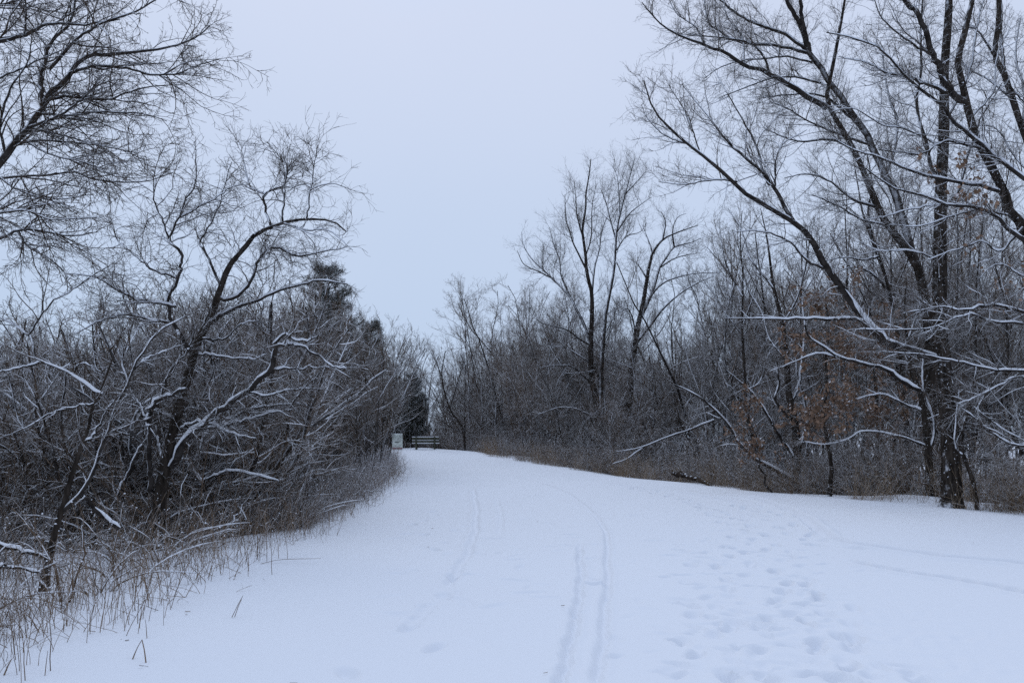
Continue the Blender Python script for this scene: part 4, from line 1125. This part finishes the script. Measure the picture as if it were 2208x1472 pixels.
# ------------------------------------------------------------------ bench and sign at the top of the rise
def box(g, c, s, rz=0.0, rx=0.0):
    v = np.array([[x, y, z] for x in (-1, 1) for y in (-1, 1) for z in (-1, 1)], float) * np.array(s) / 2
    cx, sx = math.cos(rx), math.sin(rx)
    v = v @ np.array([[1, 0, 0], [0, cx, sx], [0, -sx, cx]])
    v = v + np.array(c)
    F = np.array([[0, 1, 3, 2], [4, 6, 7, 5], [0, 4, 5, 1], [2, 3, 7, 6], [0, 2, 6, 4], [1, 5, 7, 3]])
    g.add(v, F)

def bench():
    D = 54.5
    b = at(917, 964, D); b[2] = float(terr(b[0], b[1])) - 0.02
    t = thing("park_bench", "weathered wooden bench with snow on its rails at the top of the rise", "bench", b)
    def part(name, c, s, mat=M_BENCH, rx=0.0):
        g = Geo(); box(g, c, s, 0, rx); o = g.build(name, mat, t, None, smooth=False)
        m = o.modifiers.new("bevel", 'BEVEL'); m.width = 0.008; m.segments = 2
    for sx in (-0.60, 0.60):
        part("leg", (sx, 0, 0.42), (0.10, 0.09, 0.92))
        part("leg", (sx, 0.42, 0.18), (0.10, 0.09, 0.40))
        part("seat_rail", (sx, 0.21, 0.35), (0.09, 0.34, 0.07))
    part("backrest_board", (0, 0.075, 0.755), (1.78, 0.045, 0.17))
    part("backrest_board", (0, 0.075, 0.555), (1.78, 0.045, 0.14))
    part("seat", (0, 0.27, 0.405), (1.78, 0.40, 0.045))
    part("snow_cover", (0, 0.07, 0.86), (1.76, 0.07, 0.045), M_CAP)
    part("snow_cover", (0, 0.045, 0.637), (1.74, 0.04, 0.03), M_CAP)
    part("snow_cover", (0, 0.26, 0.45), (1.77, 0.42, 0.05), M_CAP)
bench()

def sign():
    D = 53.0
    b = at(857, 967, D); b[2] = float(terr(b[0], b[1]))
    t = thing("information_sign", "white information panel with dark lettering partly hidden by branches left of the bench", "sign", b)
    t.rotation_euler = (math.radians(-8), 0, math.radians(18))
    mw, _, bw = new_mat("white_panel"); bw.inputs["Color"].default_value = (0.62, 0.66, 0.60, 1)
    mt, _, bt = new_mat("sign_ink"); bt.inputs["Color"].default_value = (0.12, 0.13, 0.13, 1)
    mg, _, bgk = new_mat("sign_grey_ink"); bgk.inputs["Color"].default_value = (0.33, 0.36, 0.34, 1)
    mr, _, br = new_mat("sign_red"); br.inputs["Color"].default_value = (0.28, 0.10, 0.12, 1)
    g = Geo(); box(g, (0, 0, 0.52), (0.66, 0.04, 1.0)); g.build("panel", mw, t, None, smooth=False)
    rng = np.random.default_rng(9)
    g = Geo()
    for row in range(6):
        x = -0.26
        while x < 0.24:
            w = rng.uniform(0.03, 0.09)
            box(g, (x + w / 2, -0.023, 0.92 - row * 0.055), (w, 0.006, 0.018)); x += w + 0.02
    g.build("small_lettering", mg, t, None, smooth=False)
    g = Geo(); x = -0.16
    for w in (0.07, 0.05, 0.08, 0.06):
        box(g, (x + w / 2, -0.023, 0.50), (w * 0.85, 0.006, 0.075)); x += w
    g.build("bold_lettering", mt, t, None, smooth=False)
    g = Geo(); box(g, (0.0, -0.023, 0.10), (0.62, 0.006, 0.08)); g.build("red_band", mr, t, None, smooth=False)
    g = Geo(); box(g, (-0.2, 0.06, 0.3), (0.08, 0.08, 0.8)); g.build("post", M_BENCH, t, None, smooth=False)
    g = Geo(); box(g, (0.2, 0.06, 0.3), (0.08, 0.08, 0.8)); g.build("post", M_BENCH, t, None, smooth=False)
    g = Geo(); box(g, (0, 0, 1.035), (0.66, 0.05, 0.025)); g.build("snow_cover", M_CAP, t, None, smooth=False)
sign()
